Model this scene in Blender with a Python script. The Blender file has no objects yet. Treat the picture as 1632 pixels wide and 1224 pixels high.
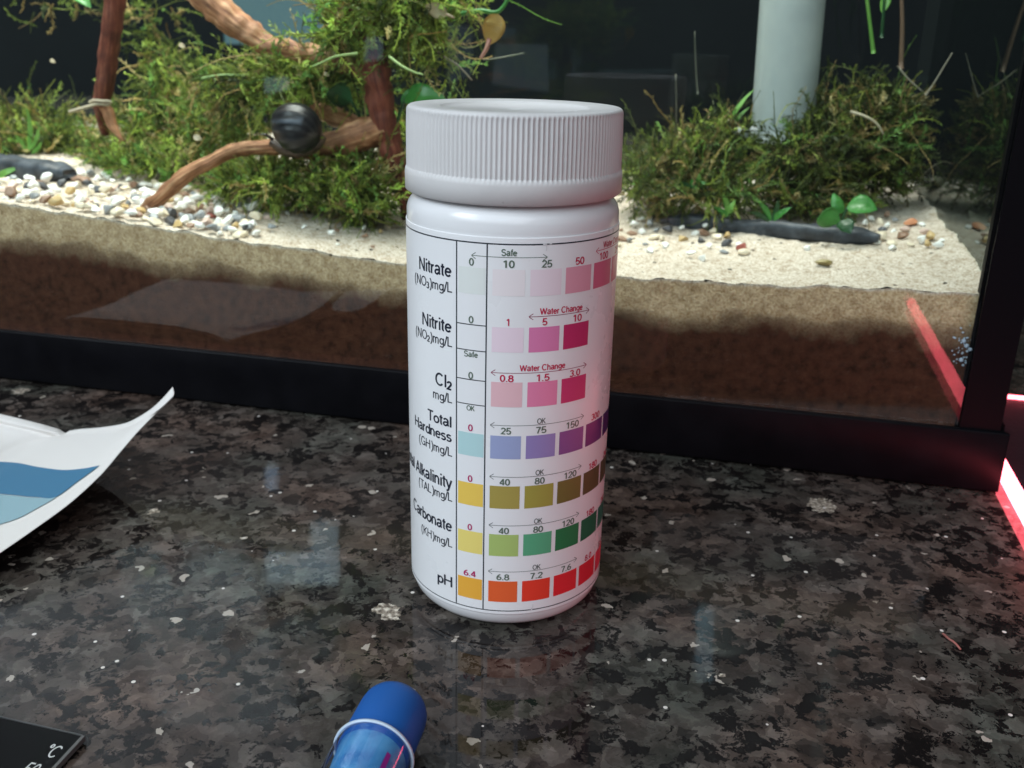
import bpy, bmesh, math, random
import numpy as np
from mathutils import Vector, noise, Matrix
R = math.radians
rnd = random.Random(11)
rng = np.random.default_rng(5)
S = bpy.context.scene
col = S.collection

# ------------------------------------------------------------------ camera
F, PITCH, ROLL, CH = 1549.0, 0.34746, 0.02155, 0.11774      # focal (px of 1632), pitch, roll, height (m)
fw = np.array([0, math.cos(PITCH), -math.sin(PITCH)])
rt = np.array([1.0, 0, 0]); up = np.cross(rt, fw)
cr, sr = math.cos(ROLL), math.sin(ROLL)
c_rt = rt * cr + up * sr; c_up = up * cr - rt * sr
cam_d = bpy.data.cameras.new('camera'); cam = bpy.data.objects.new('camera', cam_d); col.objects.link(cam)
cam.matrix_world = Matrix(((c_rt[0], c_up[0], -fw[0], 0), (c_rt[1], c_up[1], -fw[1], 0), (c_rt[2], c_up[2], -fw[2], CH), (0, 0, 0, 1)))
cam_d.sensor_width = 36; cam_d.lens = F / 1632 * 36
cam_d.clip_start = 0.005; cam_d.clip_end = 50
cam_d.dof.use_dof = True; cam_d.dof.focus_distance = 0.185; cam_d.dof.aperture_fstop = 34
S.camera = cam
O = np.array([0, 0, CH])

# ------------------------------------------------------------------ light
S.view_settings.view_transform = 'Standard'; S.view_settings.look = 'None'
S.cycles.transparent_max_bounces = 48; S.cycles.max_bounces = 10
S.view_settings.exposure = 0.0; S.view_settings.gamma = 1
W = bpy.data.worlds.new('World'); S.world = W; W.use_nodes = True
bg = W.node_tree.nodes['Background']; bg.inputs[0].default_value = (0.86, 0.93, 1.0, 1); bg.inputs[1].default_value = 0.08

def area(name, loc, aim, sx, sy, power, color):
    l = bpy.data.lights.new(name, 'AREA'); l.shape = 'RECTANGLE'; l.size = sx; l.size_y = sy
    l.energy = power; l.color = color
    o = bpy.data.objects.new(name, l); col.objects.link(o); o.location = loc
    o.rotation_euler = (Vector(aim) - Vector(loc)).to_track_quat('-Z', 'Y').to_euler()
    return o
# tank frame of reference: s along the front pane (0 at its right end, negative to the left), d behind it
B = np.array([0.134, 0.2437, 0.0]); TA = R(-13.413)
dr = np.array([math.cos(TA), math.sin(TA), 0]); nb = np.array([-math.sin(TA), math.cos(TA), 0])
def T(s, d, z): return B + dr * s + nb * d + np.array([0, 0, z])
# the aquarium lamp above the water, and the window at the left behind the viewer
tl = area('aquarium_lamp', T(-.30, .10, .33), T(-.30, .10, 0), .50, .09, 1.12, (1.0, .97, .92))
tl.rotation_euler = (0, 0, TA); tl.data.spread = R(84)
area('room_window_light', (-.97, -.34, .95), (0, .18, .06), .5, .5, 8.0, (.80, .91, 1.0))
area('room_fill_light', (-.55, -1.05, 1.15), (0, .18, .03), 2.6, 1.25, 29.0, (.86, .93, 1.0))  # added soft fill behind the viewer to brighten the bottle front

# ------------------------------------------------------------------ rays through the picture
def ray(x, y):
    return fw * F + c_rt * (x - 816) - c_up * (y - 612)
def onz(x, y, z=0.0):
    d = ray(x, y); return O + d * ((z - CH) / d[2])
def on(x, y, dd):
    d = ray(x, y); P = B + nb * dd; return O + d * (((P - O) @ nb) / (d @ nb))
def proj(P):
    v = np.asarray(P) - O; w = v @ fw
    return np.stack([816 + F * (v @ c_rt) / w, 612 - F * (v @ c_up) / w], -1)

# ------------------------------------------------------------------ object helpers
def tag(o, label=None, cat=None, group=None, kind=None):
    if label: o['label'] = label
    if cat: o['category'] = cat
    if group: o['group'] = group
    if kind: o['kind'] = kind
    return o
def thing(name, loc, label, cat, group=None, rz=0):
    o = bpy.data.objects.new(name, None); col.objects.link(o); o.empty_display_size = .01
    o.location = loc; o.rotation_euler = (0, 0, rz)
    return tag(o, label, cat, group)
def link(name, me, parent=None):
    o = bpy.data.objects.new(name, me); col.objects.link(o)
    if parent is not None:
        o.parent = parent
        o.matrix_parent_inverse = (Matrix.Translation(parent.location) @ parent.rotation_euler.to_matrix().to_4x4()).inverted()
    return o
def mk(name, V, Fs, m, parent=None, smooth=True, cols=None, uv=None, attr=None):
    me = bpy.data.meshes.new(name)
    V = np.asarray(V, float)
    me.from_pydata(V.tolist(), [], [tuple(int(i) for i in f) for f in Fs] if not isinstance(Fs, np.ndarray) else Fs.tolist())
    me.materials.append(m)
    if smooth: me.polygons.foreach_set('use_smooth', [True] * len(me.polygons))
    if cols is not None:
        a = me.color_attributes.new('tint', 'FLOAT_COLOR', 'POINT')
        c = np.ones((len(V), 4)); c[:, :3] = cols; a.data.foreach_set('color', c.ravel())
    if attr is not None:
        a = me.attributes.new('bury', 'FLOAT', 'POINT'); a.data.foreach_set('value', np.asarray(attr, float))
    if uv is not None:
        li = np.zeros(len(me.loops), int); me.loops.foreach_get('vertex_index', li)
        me.uv_layers.new(name='UVMap').data.foreach_set('uv', np.asarray(uv)[li].ravel())
    me.update()
    return link(name, me, parent)
def grid_faces(nu, nv, close_u=False, off=0):
    # vertex index = off + i*nv + j
    f = []
    for i in range(nu if close_u else nu - 1):
        for j in range(nv - 1):
            a = off + i * nv + j; b = off + ((i + 1) % nu) * nv + j
            f.append((a, b, b + 1, a + 1))
    return f
def lathe(profile, n, centre=(0, 0, 0), rfun=None):
    V = []
    for i in range(n):
        t = 2 * math.pi * i / n
        for j, (r, z) in enumerate(profile):
            rr = r if rfun is None else rfun(i, t, j, r, z)
            V.append((centre[0] + rr * math.cos(t), centre[1] + rr * math.sin(t), centre[2] + z))
    return V, grid_faces(n, len(profile), True)
def box(V, Fs, s0, s1, d0, d1, z0, z1, fn=T):
    k = len(V)
    for s, d, z in ((s0, d0, z0), (s1, d0, z0), (s1, d1, z0), (s0, d1, z0), (s0, d0, z1), (s1, d0, z1), (s1, d1, z1), (s0, d1, z1)):
        V.append(fn(s, d, z))
    for f in ((0, 3, 2, 1), (4, 5, 6, 7), (0, 1, 5, 4), (1, 2, 6, 5), (2, 3, 7, 6), (3, 0, 4, 7)):
        Fs.append(tuple(k + i for i in f))
def catmull(P, n):
    P = [np.asarray(p, float) for p in P]
    P = [2 * P[0] - P[1]] + P + [2 * P[-1] - P[-2]]
    out = []
    for i in range(1, len(P) - 2):
        a, b, c, d = P[i - 1:i + 3]
        for k in range(n):
            t = k / n
            out.append(.5 * ((2 * b) + (-a + c) * t + (2 * a - 5 * b + 4 * c - d) * t * t + (-a + 3 * b - 3 * c + d) * t ** 3))
    out.append(P[-2]); return np.array(out)
def sweep(pts, rad, n=14, rough=0.0, seed=0, caps=True, freq=300):
    pts = np.asarray(pts, float); m = len(pts); V = []; UV = []
    ref = np.array([0.13, 0.31, 0.94]); L = 0
    for i in range(m):
        t = pts[min(i + 1, m - 1)] - pts[max(i - 1, 0)]; t /= np.linalg.norm(t) + 1e-12
        a = np.cross(t, ref); a /= np.linalg.norm(a) + 1e-12; b = np.cross(t, a)
        if i: L += np.linalg.norm(pts[i] - pts[i - 1])
        for k in range(n):
            th = 2 * math.pi * k / n
            dirv = a * math.cos(th) + b * math.sin(th)
            r = rad[i]
            if rough:
                q = Vector(pts[i] + dirv * r) * freq
                r *= 1 + rough * (noise.noise(Vector((q.x, q.y, q.z + seed))) + .6 * noise.noise(Vector((math.cos(th) * 2.2, math.sin(th) * 2.2, L * 60 + seed))))
            V.append(pts[i] + dirv * r); UV.append((k / n, L * 40))
    Fs = []
    for i in range(m - 1):
        for k in range(n):
            a = i * n + k; b = i * n + (k + 1) % n
            Fs.append((a, b, b + n, a + n))
    if caps:
        for base, c in ((0, pts[0]), ((m - 1) * n, pts[-1])):
            V.append(c); UV.append((.5, 0)); k0 = len(V) - 1
            for k in range(n): Fs.append((base + k, base + (k + 1) % n, k0))
    return V, Fs, UV

# ------------------------------------------------------------------ materials
def mat(name, color=(.8, .8, .8), rough=.5, spec=.5, emit=None, es=0):
    m = bpy.data.materials.new(name); m.use_nodes = True
    p = m.node_tree.nodes['Principled BSDF']
    p.inputs['Base Color'].default_value = (*color, 1); p.inputs['Roughness'].default_value = rough
    p.inputs['Specular IOR Level'].default_value = spec
    if emit: p.inputs['Emission Color'].default_value = (*emit, 1); p.inputs['Emission Strength'].default_value = es
    return m
class NT:
    def __init__(s, m): s.t = m.node_tree; s.p = s.t.nodes.get('Principled BSDF')
    def n(s, kind, **kw):
        o = s.t.nodes.new(kind)
        for k, v in kw.items():
            if k.startswith('i_'):
                key = k[2:]; o.inputs[int(key) if key.isdigit() else key.replace('_', ' ')].default_value = v
            else: setattr(o, k, v)
        return o
    def l(s, a, b): s.t.links.new(a, b)
    def ramp(s, src, stops, interp='LINEAR'):
        r = s.n('ShaderNodeValToRGB'); e = r.color_ramp.elements; r.color_ramp.interpolation = interp
        while len(e) < len(stops): e.new(.5)
        for q, (p, c) in zip(e, stops): q.position = p; q.color = (*c, 1) if len(c) == 3 else c
        s.l(src, r.inputs[0]); return r.outputs[0]
    def mix(s, a, b, fac, mode='MIX'):
        m = s.n('ShaderNodeMix', data_type='RGBA', blend_type=mode)
        for i, v in ((6, a), (7, b)):
            if isinstance(v, tuple): m.inputs[i].default_value = (*v, 1)
            else: s.l(v, m.inputs[i])
        if isinstance(fac, (int, float)): m.inputs[0].default_value = fac
        else: s.l(fac, m.inputs[0])
        return m.outputs[2]
    def math(s, op, a, b=0.0, clamp=False):
        m = s.n('ShaderNodeMath', operation=op, use_clamp=clamp)
        for i, v in ((0, a), (1, b)):
            if isinstance(v, (int, float)): m.inputs[i].default_value = v
            else: s.l(v, m.inputs[i])
        return m.outputs[0]
    def noise(s, vec, scale, detail=3, rough=.55):
        k = s.n('ShaderNodeTexNoise', i_Scale=scale, i_Detail=detail, i_Roughness=rough)
        if vec is not None: s.l(vec, k.inputs['Vector'])
        return k
    def bump(s, h, strength=.3, dist=.0005):
        b = s.n('ShaderNodeBump', i_Strength=strength, i_Distance=dist); s.l(h, b.inputs['Height']); s.l(b.outputs[0], s.p.inputs['Normal'])

def granite():
    m = mat('polished_granite', rough=.07, spec=.21); t = NT(m)
    co = t.n('ShaderNodeTexCoord').outputs['Object']
    wz = t.noise(co, 260, 3).outputs['Color']
    w = t.n('ShaderNodeVectorMath', operation='MULTIPLY_ADD'); t.l(wz, w.inputs[0]); w.inputs[1].default_value = (.006, .006, .006); t.l(co, w.inputs[2])
    wc = w.outputs[0]
    v1 = t.n('ShaderNodeTexVoronoi', i_Scale=150.0); t.l(wc, v1.inputs['Vector'])
    sep = t.n('ShaderNodeSeparateColor'); t.l(v1.outputs['Color'], sep.inputs[0])
    base = t.ramp(sep.outputs[0], [(0, (.014, .012, .011)), (.28, (.034, .028, .026)), (.55, (.066, .056, .050)), (.8, (.110, .100, .092)), (1, (.20, .185, .170))])
    v1b = t.n('ShaderNodeTexVoronoi', i_Scale=340.0); t.l(wc, v1b.inputs['Vector'])
    sb = t.n('ShaderNodeSeparateColor'); t.l(v1b.outputs['Color'], sb.inputs[0])
    base = t.mix(base, t.ramp(sb.outputs[0], [(0, (.010, .009, .009)), (.35, (.036, .030, .028)), (.7, (.095, .086, .079)), (1, (.24, .22, .205))]), .5)
    fine = t.noise(wc, 330, 6, .7).outputs['Fac']
    base = t.mix(base, t.ramp(fine, [(.30, (.014, .012, .011)), (.5, (.060, .050, .044)), (.70, (.160, .140, .126))]), .42)
    big = t.noise(co, 45, 4, .6).outputs['Fac']
    base = t.mix(base, (.040, .034, .030), t.ramp(big, [(.44, (0, 0, 0)), (.72, (.5, .5, .5))]))
    hue = t.noise(co, 24, 3).outputs['Fac']
    base = t.mix(base, t.ramp(hue, [(.36, (.80, .98, .92)), (.5, (1.02, .98, .95)), (.62, (1.22, .98, .88))]), .9, 'MULTIPLY')
    # black mineral blobs
    bl = t.noise(wc, 185, 6, .70).outputs['Fac']
    base = t.mix(base, (.008, .007, .007), t.ramp(bl, [(.52, (0, 0, 0)), (.545, (.96, .96, .96))]))
    v3 = t.n('ShaderNodeTexVoronoi', i_Scale=280.0); t.l(wc, v3.inputs['Vector'])
    s3 = t.n('ShaderNodeSeparateColor'); t.l(v3.outputs['Color'], s3.inputs[0])
    base = t.mix(base, (.009, .008, .008), t.ramp(s3.outputs[1], [(.88, (0, 0, 0)), (.95, (.7, .7, .7))], 'LINEAR'))
    # pale quartz and mica flecks; their glint is painted in as lighter colour
    v2 = t.n('ShaderNodeTexVoronoi', i_Scale=92.0, i_Randomness=1.0); t.l(wc, v2.inputs['Vector'])
    s2 = t.n('ShaderNodeSeparateColor'); t.l(v2.outputs['Color'], s2.inputs[0])
    pick = t.math('GREATER_THAN', s2.outputs[0], .935)
    ed = t.math('MULTIPLY', t.math('SUBTRACT', t.noise(co, 420, 4, .6).outputs['Fac'], .5), .55)
    near = t.math('LESS_THAN', t.math('ADD', v2.outputs['Distance'], ed), t.math('MULTIPLY', s2.outputs[1], .40))
    fl = t.math('MULTIPLY', pick, near)
    fn = t.noise(co, 900, 3).outputs['Fac']
    base = t.mix(base, t.ramp(fn, [(.36, (.10, .085, .07)), (.5, (.30, .26, .21)), (.66, (.75, .70, .60))]), fl)
    v4 = t.n('ShaderNodeTexVoronoi', i_Scale=260.0); t.l(wc, v4.inputs['Vector'])
    s4 = t.n('ShaderNodeSeparateColor'); t.l(v4.outputs['Color'], s4.inputs[0])
    fl2 = t.math('MULTIPLY', t.math('GREATER_THAN', s4.outputs[2], .965), t.math('LESS_THAN', v4.outputs['Distance'], .28))
    base = t.mix(base, (.42, .38, .33), fl2)
    v5 = t.n('ShaderNodeTexVoronoi', i_Scale=480.0); t.l(co, v5.inputs['Vector'])
    s5 = t.n('ShaderNodeSeparateColor'); t.l(v5.outputs['Color'], s5.inputs[0])
    base = t.mix(base, (.75, .72, .68), t.math('MULTIPLY', t.math('GREATER_THAN', s5.outputs[1], .982), t.math('LESS_THAN', v5.outputs['Distance'], .22)))  # tiny white dots painted in as sparkle
    base = t.mix(base, (.92, .885, .87), 1.0, 'MULTIPLY')
    t.l(base, t.p.inputs['Base Color'])
    sm = t.noise(co, 35, 4).outputs['Fac']
    t.l(t.ramp(sm, [(.3, (.02,) * 3), (.75, (.06,) * 3)]), t.p.inputs['Roughness'])
    t.bump(t.noise(co, 120, 3).outputs['Fac'], .02, .0005)
    return m
def glass_mat(name, refl=1.0, ior=1.45, tint=(1, 1, 1), const=None, inner=None):
    m = bpy.data.materials.new(name); m.use_nodes = True; t = NT(m); t.t.nodes.remove(t.p)
    out = t.t.nodes['Material Output']
    tr = t.n('ShaderNodeBsdfTransparent'); tr.inputs[0].default_value = (*tint, 1)
    gl = t.n('ShaderNodeBsdfGlossy', i_Roughness=0.0)
    gl.inputs[0].default_value = (refl, refl, refl, 1)
    mx = t.n('ShaderNodeMixShader')
    if const is None:
        fr = t.n('ShaderNodeFresnel', i_IOR=ior)
        g = t.n('ShaderNodeNewGeometry')   # the inner face borders water and reflects far less than the outer one
        inv = t.n('ShaderNodeMix'); t.l(g.outputs['Backfacing'], inv.inputs[0]); inv.inputs[2].default_value = ior; inv.inputs[3].default_value = inner or ior
        t.l(inv.outputs[0], fr.inputs[0])
        t.l(fr.outputs[0], mx.inputs[0])
    else: mx.inputs[0].default_value = const
    t.l(tr.outputs[0], mx.inputs[1]); t.l(gl.outputs[0], mx.inputs[2]); t.l(mx.outputs[0], out.inputs[0])
    return m
def sand_mat():
    m = mat('aquarium_sand', rough=.9, spec=.2); t = NT(m)
    co = t.n('ShaderNodeTexCoord').outputs['Object']
    at = t.n('ShaderNodeAttribute', attribute_name='bury').outputs['Fac']
    g = t.noise(co, 1500, 2).outputs['Fac']; g2 = t.noise(co, 350, 4, .65).outputs['Fac']; g3 = t.noise(co, 55, 4, .6).outputs['Fac']
    topc = t.ramp(g, [(.25, (.33, .25, .18)), (.45, (.56, .475, .385)), (.7, (.75, .68, .60))])
    topc = t.mix(topc, t.ramp(g2, [(.32, (.55, .47, .38)), (.55, (1, 1, 1))]), .7, 'MULTIPLY')
    v = t.n('ShaderNodeTexVoronoi', i_Scale=420.0); t.l(co, v.inputs['Vector'])
    s2 = t.n('ShaderNodeSeparateColor'); t.l(v.outputs['Color'], s2.inputs[0])
    dk = t.math('MULTIPLY', t.math('GREATER_THAN', s2.outputs[0], .93), t.math('LESS_THAN', v.outputs['Distance'], .3))
    topc = t.mix(topc, (.05, .04, .03), dk)
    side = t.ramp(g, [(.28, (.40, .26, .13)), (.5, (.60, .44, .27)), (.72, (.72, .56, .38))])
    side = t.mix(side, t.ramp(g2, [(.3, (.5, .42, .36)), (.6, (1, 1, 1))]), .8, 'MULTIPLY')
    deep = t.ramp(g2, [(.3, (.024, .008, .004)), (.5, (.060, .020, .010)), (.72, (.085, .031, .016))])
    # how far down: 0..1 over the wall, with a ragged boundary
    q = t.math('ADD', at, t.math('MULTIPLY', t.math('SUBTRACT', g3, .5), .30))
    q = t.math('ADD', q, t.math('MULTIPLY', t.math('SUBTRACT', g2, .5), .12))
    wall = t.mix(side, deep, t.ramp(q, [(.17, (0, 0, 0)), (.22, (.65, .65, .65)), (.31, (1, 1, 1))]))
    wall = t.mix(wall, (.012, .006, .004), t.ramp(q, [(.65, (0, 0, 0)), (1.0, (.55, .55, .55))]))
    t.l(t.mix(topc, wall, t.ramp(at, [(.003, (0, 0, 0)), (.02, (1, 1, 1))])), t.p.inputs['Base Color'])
    h = t.math('ADD', g, t.math('MULTIPLY', g2, .8)); t.bump(h, .55, .0008)
    return m
def tint_mat(name, rough=.55, transl=.35, spec=.3):
    m = mat(name, rough=rough, spec=spec); t = NT(m)
    c = t.n('ShaderNodeVertexColor', layer_name='tint').outputs[0]
    t.l(c, t.p.inputs['Base Color'])
    if transl:
        tr = t.n('ShaderNodeBsdfTranslucent'); t.l(c, tr.inputs[0]); mx = t.n('ShaderNodeMixShader'); mx.inputs[0].default_value = transl
        t.l(t.p.outputs[0], mx.inputs[1]); t.l(tr.outputs[0], mx.inputs[2]); t.l(mx.outputs[0], t.t.nodes['Material Output'].inputs[0])
    return m
def wood_mat(name, dark, mid, light):
    m = mat(name, rough=.6, spec=.35); t = NT(m)
    uv = t.n('ShaderNodeUVMap').outputs[0]; co = t.n('ShaderNodeTexCoord').outputs['Object']
    mp = t.n('ShaderNodeMapping'); mp.inputs['Scale'].default_value = (9, .8, 1); t.l(uv, mp.inputs[0])
    a = t.noise(mp.outputs[0], 2.2, 4, .6).outputs['Fac']; b = t.noise(co, 150, 4, .6).outputs['Fac']
    c = t.ramp(a, [(.3, dark), (.5, mid), (.7, light)])
    c = t.mix(c, t.ramp(b, [(.35, (.45, .40, .36)), (.6, (1.1, 1.1, 1.1))]), .75, 'MULTIPLY')
    t.l(c, t.p.inputs['Base Color']); t.bump(t.math('ADD', a, t.math('MULTIPLY', b, .5)), .5, .0012)
    return m
def noisy(name, c1, c2, scale, rough=.5, spec=.5, bump=.2, detail=4):
    m = mat(name, rough=rough, spec=spec); t = NT(m); co = t.n('ShaderNodeTexCoord').outputs['Object']
    a = t.noise(co, scale, detail, .6).outputs['Fac']
    t.l(t.ramp(a, [(.35, c1), (.65, c2)]), t.p.inputs['Base Color'])
    if bump: t.bump(a, bump, .0008)
    return m

M_granite = granite()
M_black = noisy('black_plastic_trim', (.0025, .0025, .0035), (.0045, .0045, .006), 90, .40, .08, .03)
M_sil = mat('black_silicone', (.002, .002, .003), .5, .08)
M_glass = glass_mat('aquarium_glass', .95, 1.45, (.985, .995, .99), inner=1.14)
M_side = glass_mat('side_glass_seen_through_water', .62, const=.42, tint=(.9, .96, .93))
M_water = glass_mat('tank_water', 0, const=0.0, tint=(.94, .98, .965))
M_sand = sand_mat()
M_wall = noisy('dark_wall_paint', (.005, .008, .010), (.008, .012, .014), 8, .7, .2, 0)

# ------------------------------------------------------------------ setting
V, Fs = [], []
box(V, Fs, -1.6, 1.2, -.5, 1.25, -.03, 0, fn=lambda a, b, c: np.array([a, b, c]))
tag(mk('counter', V, Fs, M_granite, smooth=False), kind='structure')
V, Fs = [], []
box(V, Fs, -2.2, 2.2, 1.25, 1.30, -.4, 2.4, fn=lambda a, b, c: np.array([a, b, c]))
tag(mk('wall', V, Fs, M_wall, smooth=False), kind='structure')

# ------------------------------------------------------------------ aquarium
TL, TD = -.62, .215      # left end, inner back
tank = thing('aquarium', T(-.31, .1, 0), 'black framed glass fish tank full of water standing on the granite counter', 'aquarium')
def bevel(o, w, seg=2):
    b = o.modifiers.new('bevel', 'BEVEL'); b.width = w; b.segments = seg; b.limit_method = 'ANGLE'
    return o
V, Fs = [], []
box(V, Fs, TL, .0012, 0, .0022, .0006, .0182)
bevel(mk('front_trim', V, Fs, M_black, tank), .0005)
V, Fs = [], []
box(V, Fs, TL, .0012, .0022, .0068, .0006, .0166); box(V, Fs, -.0016, .0012, .0068, TD + .008, .0006, .0182)
box(V, Fs, TL, -.0016, TD + .0055, TD + .008, .0006, .0182)
mk('base_frame', V, Fs, M_black, tank, smooth=False)
V, Fs = [], []
box(V, Fs, -.0116, -.0012, .0012, .0018, .0166, .34); box(V, Fs, -.0116, -.0078, .0068, .0098, .0168, .34)
mk('corner_seal', V, Fs, M_sil, tank, smooth=False)
V, Fs = [], []
box(V, Fs, TL, -.0018, .0022, .0066, .0170, .34); mk('front_pane', V, Fs, M_glass, tank, smooth=False)
V, Fs = [], []
box(V, Fs, -.0074, -.0020, .0072, TD, .0170, .34); mk('side_pane', V, Fs, M_side, tank, smooth=False)
V, Fs = [], []
box(V, Fs, TL, -.0020, TD + .0006, TD + .005, .0170, .34); mk('back_pane', V, Fs, M_glass, tank, smooth=False)
V, Fs = [], []
box(V, Fs, TL + .006, -.0078, .0069, TD - .0006, .0190, .30); tag(mk('water', V, Fs, M_water, smooth=False), kind='structure')

# sand bed: surface height and a front wall seen through the glass
_sx = np.array([-.62, -.31, -.2426, -.1803, -.1084, -.0703, -.0222, 0]); _sz = np.array([.064, .0602, .0551, .0508, .0517, .0524, .0544, .055])
def sand_z(s, d):
    z = np.interp(s, _sx, _sz) + .022 * max(0, d - .008)
    P = Vector((s * 38, d * 38, 3.1)); Q = Vector((s * 160, d * 160, 1.1))
    z += .0022 * math.exp(-max(0, -.0075 - s) / .007) * (1 + .8 * noise.noise(Vector((d * 90, 4, 1)))) * min(1, max(0, d - .008) * 50) + .0007 * noise.noise(Vector((s * 120, 7, d * 60)))
    return z + .0012 * noise.noise(P) * min(1, max(0, d - .004) * 60) + .0005 * noise.noise(Q)
ns = 330; ss = np.linspace(TL + .008, -.00745, ns); ds = np.concatenate([np.linspace(.0073, .07, 60), np.linspace(.073, TD - .002, 44)])
V, att = [], []
for s in ss:
    for d in ds: V.append(T(s, d, sand_z(s, d) + .00022 * rnd.gauss(0, 1))); att.append(0)
nd = len(ds); Fs = grid_faces(ns, nd)
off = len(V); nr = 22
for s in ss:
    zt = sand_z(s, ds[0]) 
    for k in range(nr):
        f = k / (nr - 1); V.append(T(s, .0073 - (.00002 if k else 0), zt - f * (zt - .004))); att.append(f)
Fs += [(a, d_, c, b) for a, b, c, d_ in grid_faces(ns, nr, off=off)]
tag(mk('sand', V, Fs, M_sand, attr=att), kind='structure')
def at_sand(s, d, lift=0.0): return T(s, d, sand_z(s, d) + lift)
def px_sand(x, y):            # point of the sand surface seen at a picture position
    z = .057
    for _ in range(6):
        P = onz(x, y, z); q = P - B; s, d = q @ dr, q @ nb; z = sand_z(s, d)
    return s, d

# ------------------------------------------------------------------ pebbles
def pebble_mesh(i):
    r = random.Random(100 + i); bm = bmesh.new(); bmesh.ops.create_icosphere(bm, subdivisions=3, radius=1)
    planes = [(Vector((r.gauss(0, 1), r.gauss(0, 1), r.gauss(0, 1))).normalized(), r.uniform(.42, .72)) for _ in range(9)]
    sc = Vector((1, r.uniform(.65, .9), r.uniform(.45, .7)))
    for v in bm.verts:
        for n, k in planes:
            dd = v.co.dot(n)
            if dd > k: v.co -= n * (dd - k) * .97
        v.co *= 1 + .10 * noise.noise(v.co * 1.7 + Vector((i * 7, 0, 0)))
        v.co = Vector((v.co.x * sc.x, v.co.y * sc.y, v.co.z * sc.z))
    for f in bm.faces: f.smooth = True
    me = bpy.data.meshes.new('pebble'); bm.to_mesh(me); bm.free(); return me
PM = [pebble_mesh(i) for i in range(9)]
PC = {'white': ((.74, .73, .69), (.86, .85, .82)), 'cream': ((.62, .52, .38), (.78, .68, .53)), 'grey': ((.20, .21, .22), (.34, .35, .36)),
      'brown': ((.20, .11, .07), (.33, .20, .13)), 'dark': ((.045, .045, .05), (.09, .09, .10)), 'ochre': ((.42, .28, .11), (.58, .41, .20)),
      'pink': ((.52, .36, .30), (.66, .50, .43)), 'red': ((.30, .07, .055), (.42, .13, .10)), 'orange': ((.55, .20, .09), (.68, .30, .15)), 'olive': ((.25, .19, .07), (.36, .29, .12))}
PMAT = {k: noisy('pebble_' + k, a, b, 260, .42, .5, .08) for k, (a, b) in PC.items()}
for me in PM: me.materials.append(PMAT['white'])
def pebble(s, d, size, colour, label, group, lift=.25, rz=None):
    o = bpy.data.objects.new('pebble', rnd.choice(PM)); col.objects.link(o)
    o.location = at_sand(s, d, size * lift); o.scale = (size, size * rnd.uniform(.85, 1.1), size * rnd.uniform(.8, 1.15))
    o.rotation_euler = (rnd.uniform(-.35, .35), rnd.uniform(-.35, .35), rnd.uniform(0, 6.28) if rz is None else rz)
    o.material_slots[0].link = 'OBJECT'; o.material_slots[0].material = PMAT[colour]
    return tag(o, label, 'pebble', group)
KEYS = ['white'] * 13 + ['cream'] * 6 + ['grey'] * 4 + ['brown'] * 3 + ['dark'] * 2 + ['ochre'] * 2 + ['pink'] * 3
LBL = {'white': 'white', 'cream': 'cream coloured', 'grey': 'grey', 'brown': 'brown', 'dark': 'nearly black', 'ochre': 'ochre yellow', 'pink': 'pale pink'}
def inside(x, y, poly):
    c = False; j = len(poly) - 1
    for i in range(len(poly)):
        (xi, yi), (xj, yj) = poly[i], poly[j]
        if (yi > y) != (yj > y) and x < (xj - xi) * (y - yi) / (yj - yi) + xi: c = not c
        j = i
    return c
def scatter(poly, n, smin, smax, where, group, minpx=9, tries=6000):
    got = []; xs = [p[0] for p in poly]; ys = [p[1] for p in poly]
    while len(got) < n and tries:
        tries -= 1
        x, y = rnd.uniform(min(xs), max(xs)), rnd.uniform(min(ys), max(ys))
        if not inside(x, y, poly) or any((x - a) ** 2 + ((y - b) * 1.7) ** 2 < minpx ** 2 for a, b in got): continue
        s, d = px_sand(x, y)
        if d < .0105 or s > -.012: continue
        got.append((x, y)); k = rnd.choice(KEYS); size = rnd.uniform(smin, smax)
        big = 'tiny' if size < smin + (smax - smin) * .3 else 'small' if size < smin + (smax - smin) * .75 else 'larger'
        pebble(s, d, size, k, f'{big} {LBL[k]} pebble {where(x, y)}'.replace('cream coloured', 'cream').replace('nearly black', 'blackish').replace('ochre yellow', 'ochre'), group, lift=rnd.uniform(.25, .95))
scatter([(-10, 288), (130, 280), (330, 300), (420, 345), (395, 380), (250, 372), (110, 338), (-10, 318)], 205, .0017, .0032, lambda x, y: ('at the left gravel end' if x < 90 else 'mid left gravel bed' if x < 215 else 'at the driftwood branch foot' if x < 300 else 'at the right gravel end') + (' near the glass' if y > 300 + x * .16 else ' by the moss'), 'gravel pebbles on the sand at the left', 10.5)
scatter([(330, 300), (640, 345), (655, 400), (500, 392), (395, 380)], 28, .0011, .0021, lambda x, y: 'half sunk in bare sand ' + ('below the snail' if x < 500 else 'left of the bottle'), 'loose pebbles in the sand left of the bottle', 14)
scatter([(985, 338), (1180, 350), (1190, 408), (1080, 412), (985, 398)], 44, .0014, .0027, lambda x, y: ('just right of the white bottle' if x < 1050 else 'at the left end of the long slate bar' if x < 1120 else 'before the left half of the long slate bar'), 'pebbles right of the bottle', 13)
scatter([(1370, 345), (1500, 350), (1545, 395), (1400, 402)], 22, .0013, .0025, lambda x, y: ('beyond the right end of the slate bar' if x < 1450 else 'by the side glass at the right'), 'pebbles beside the right end of the slate bar', 13)
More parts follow.
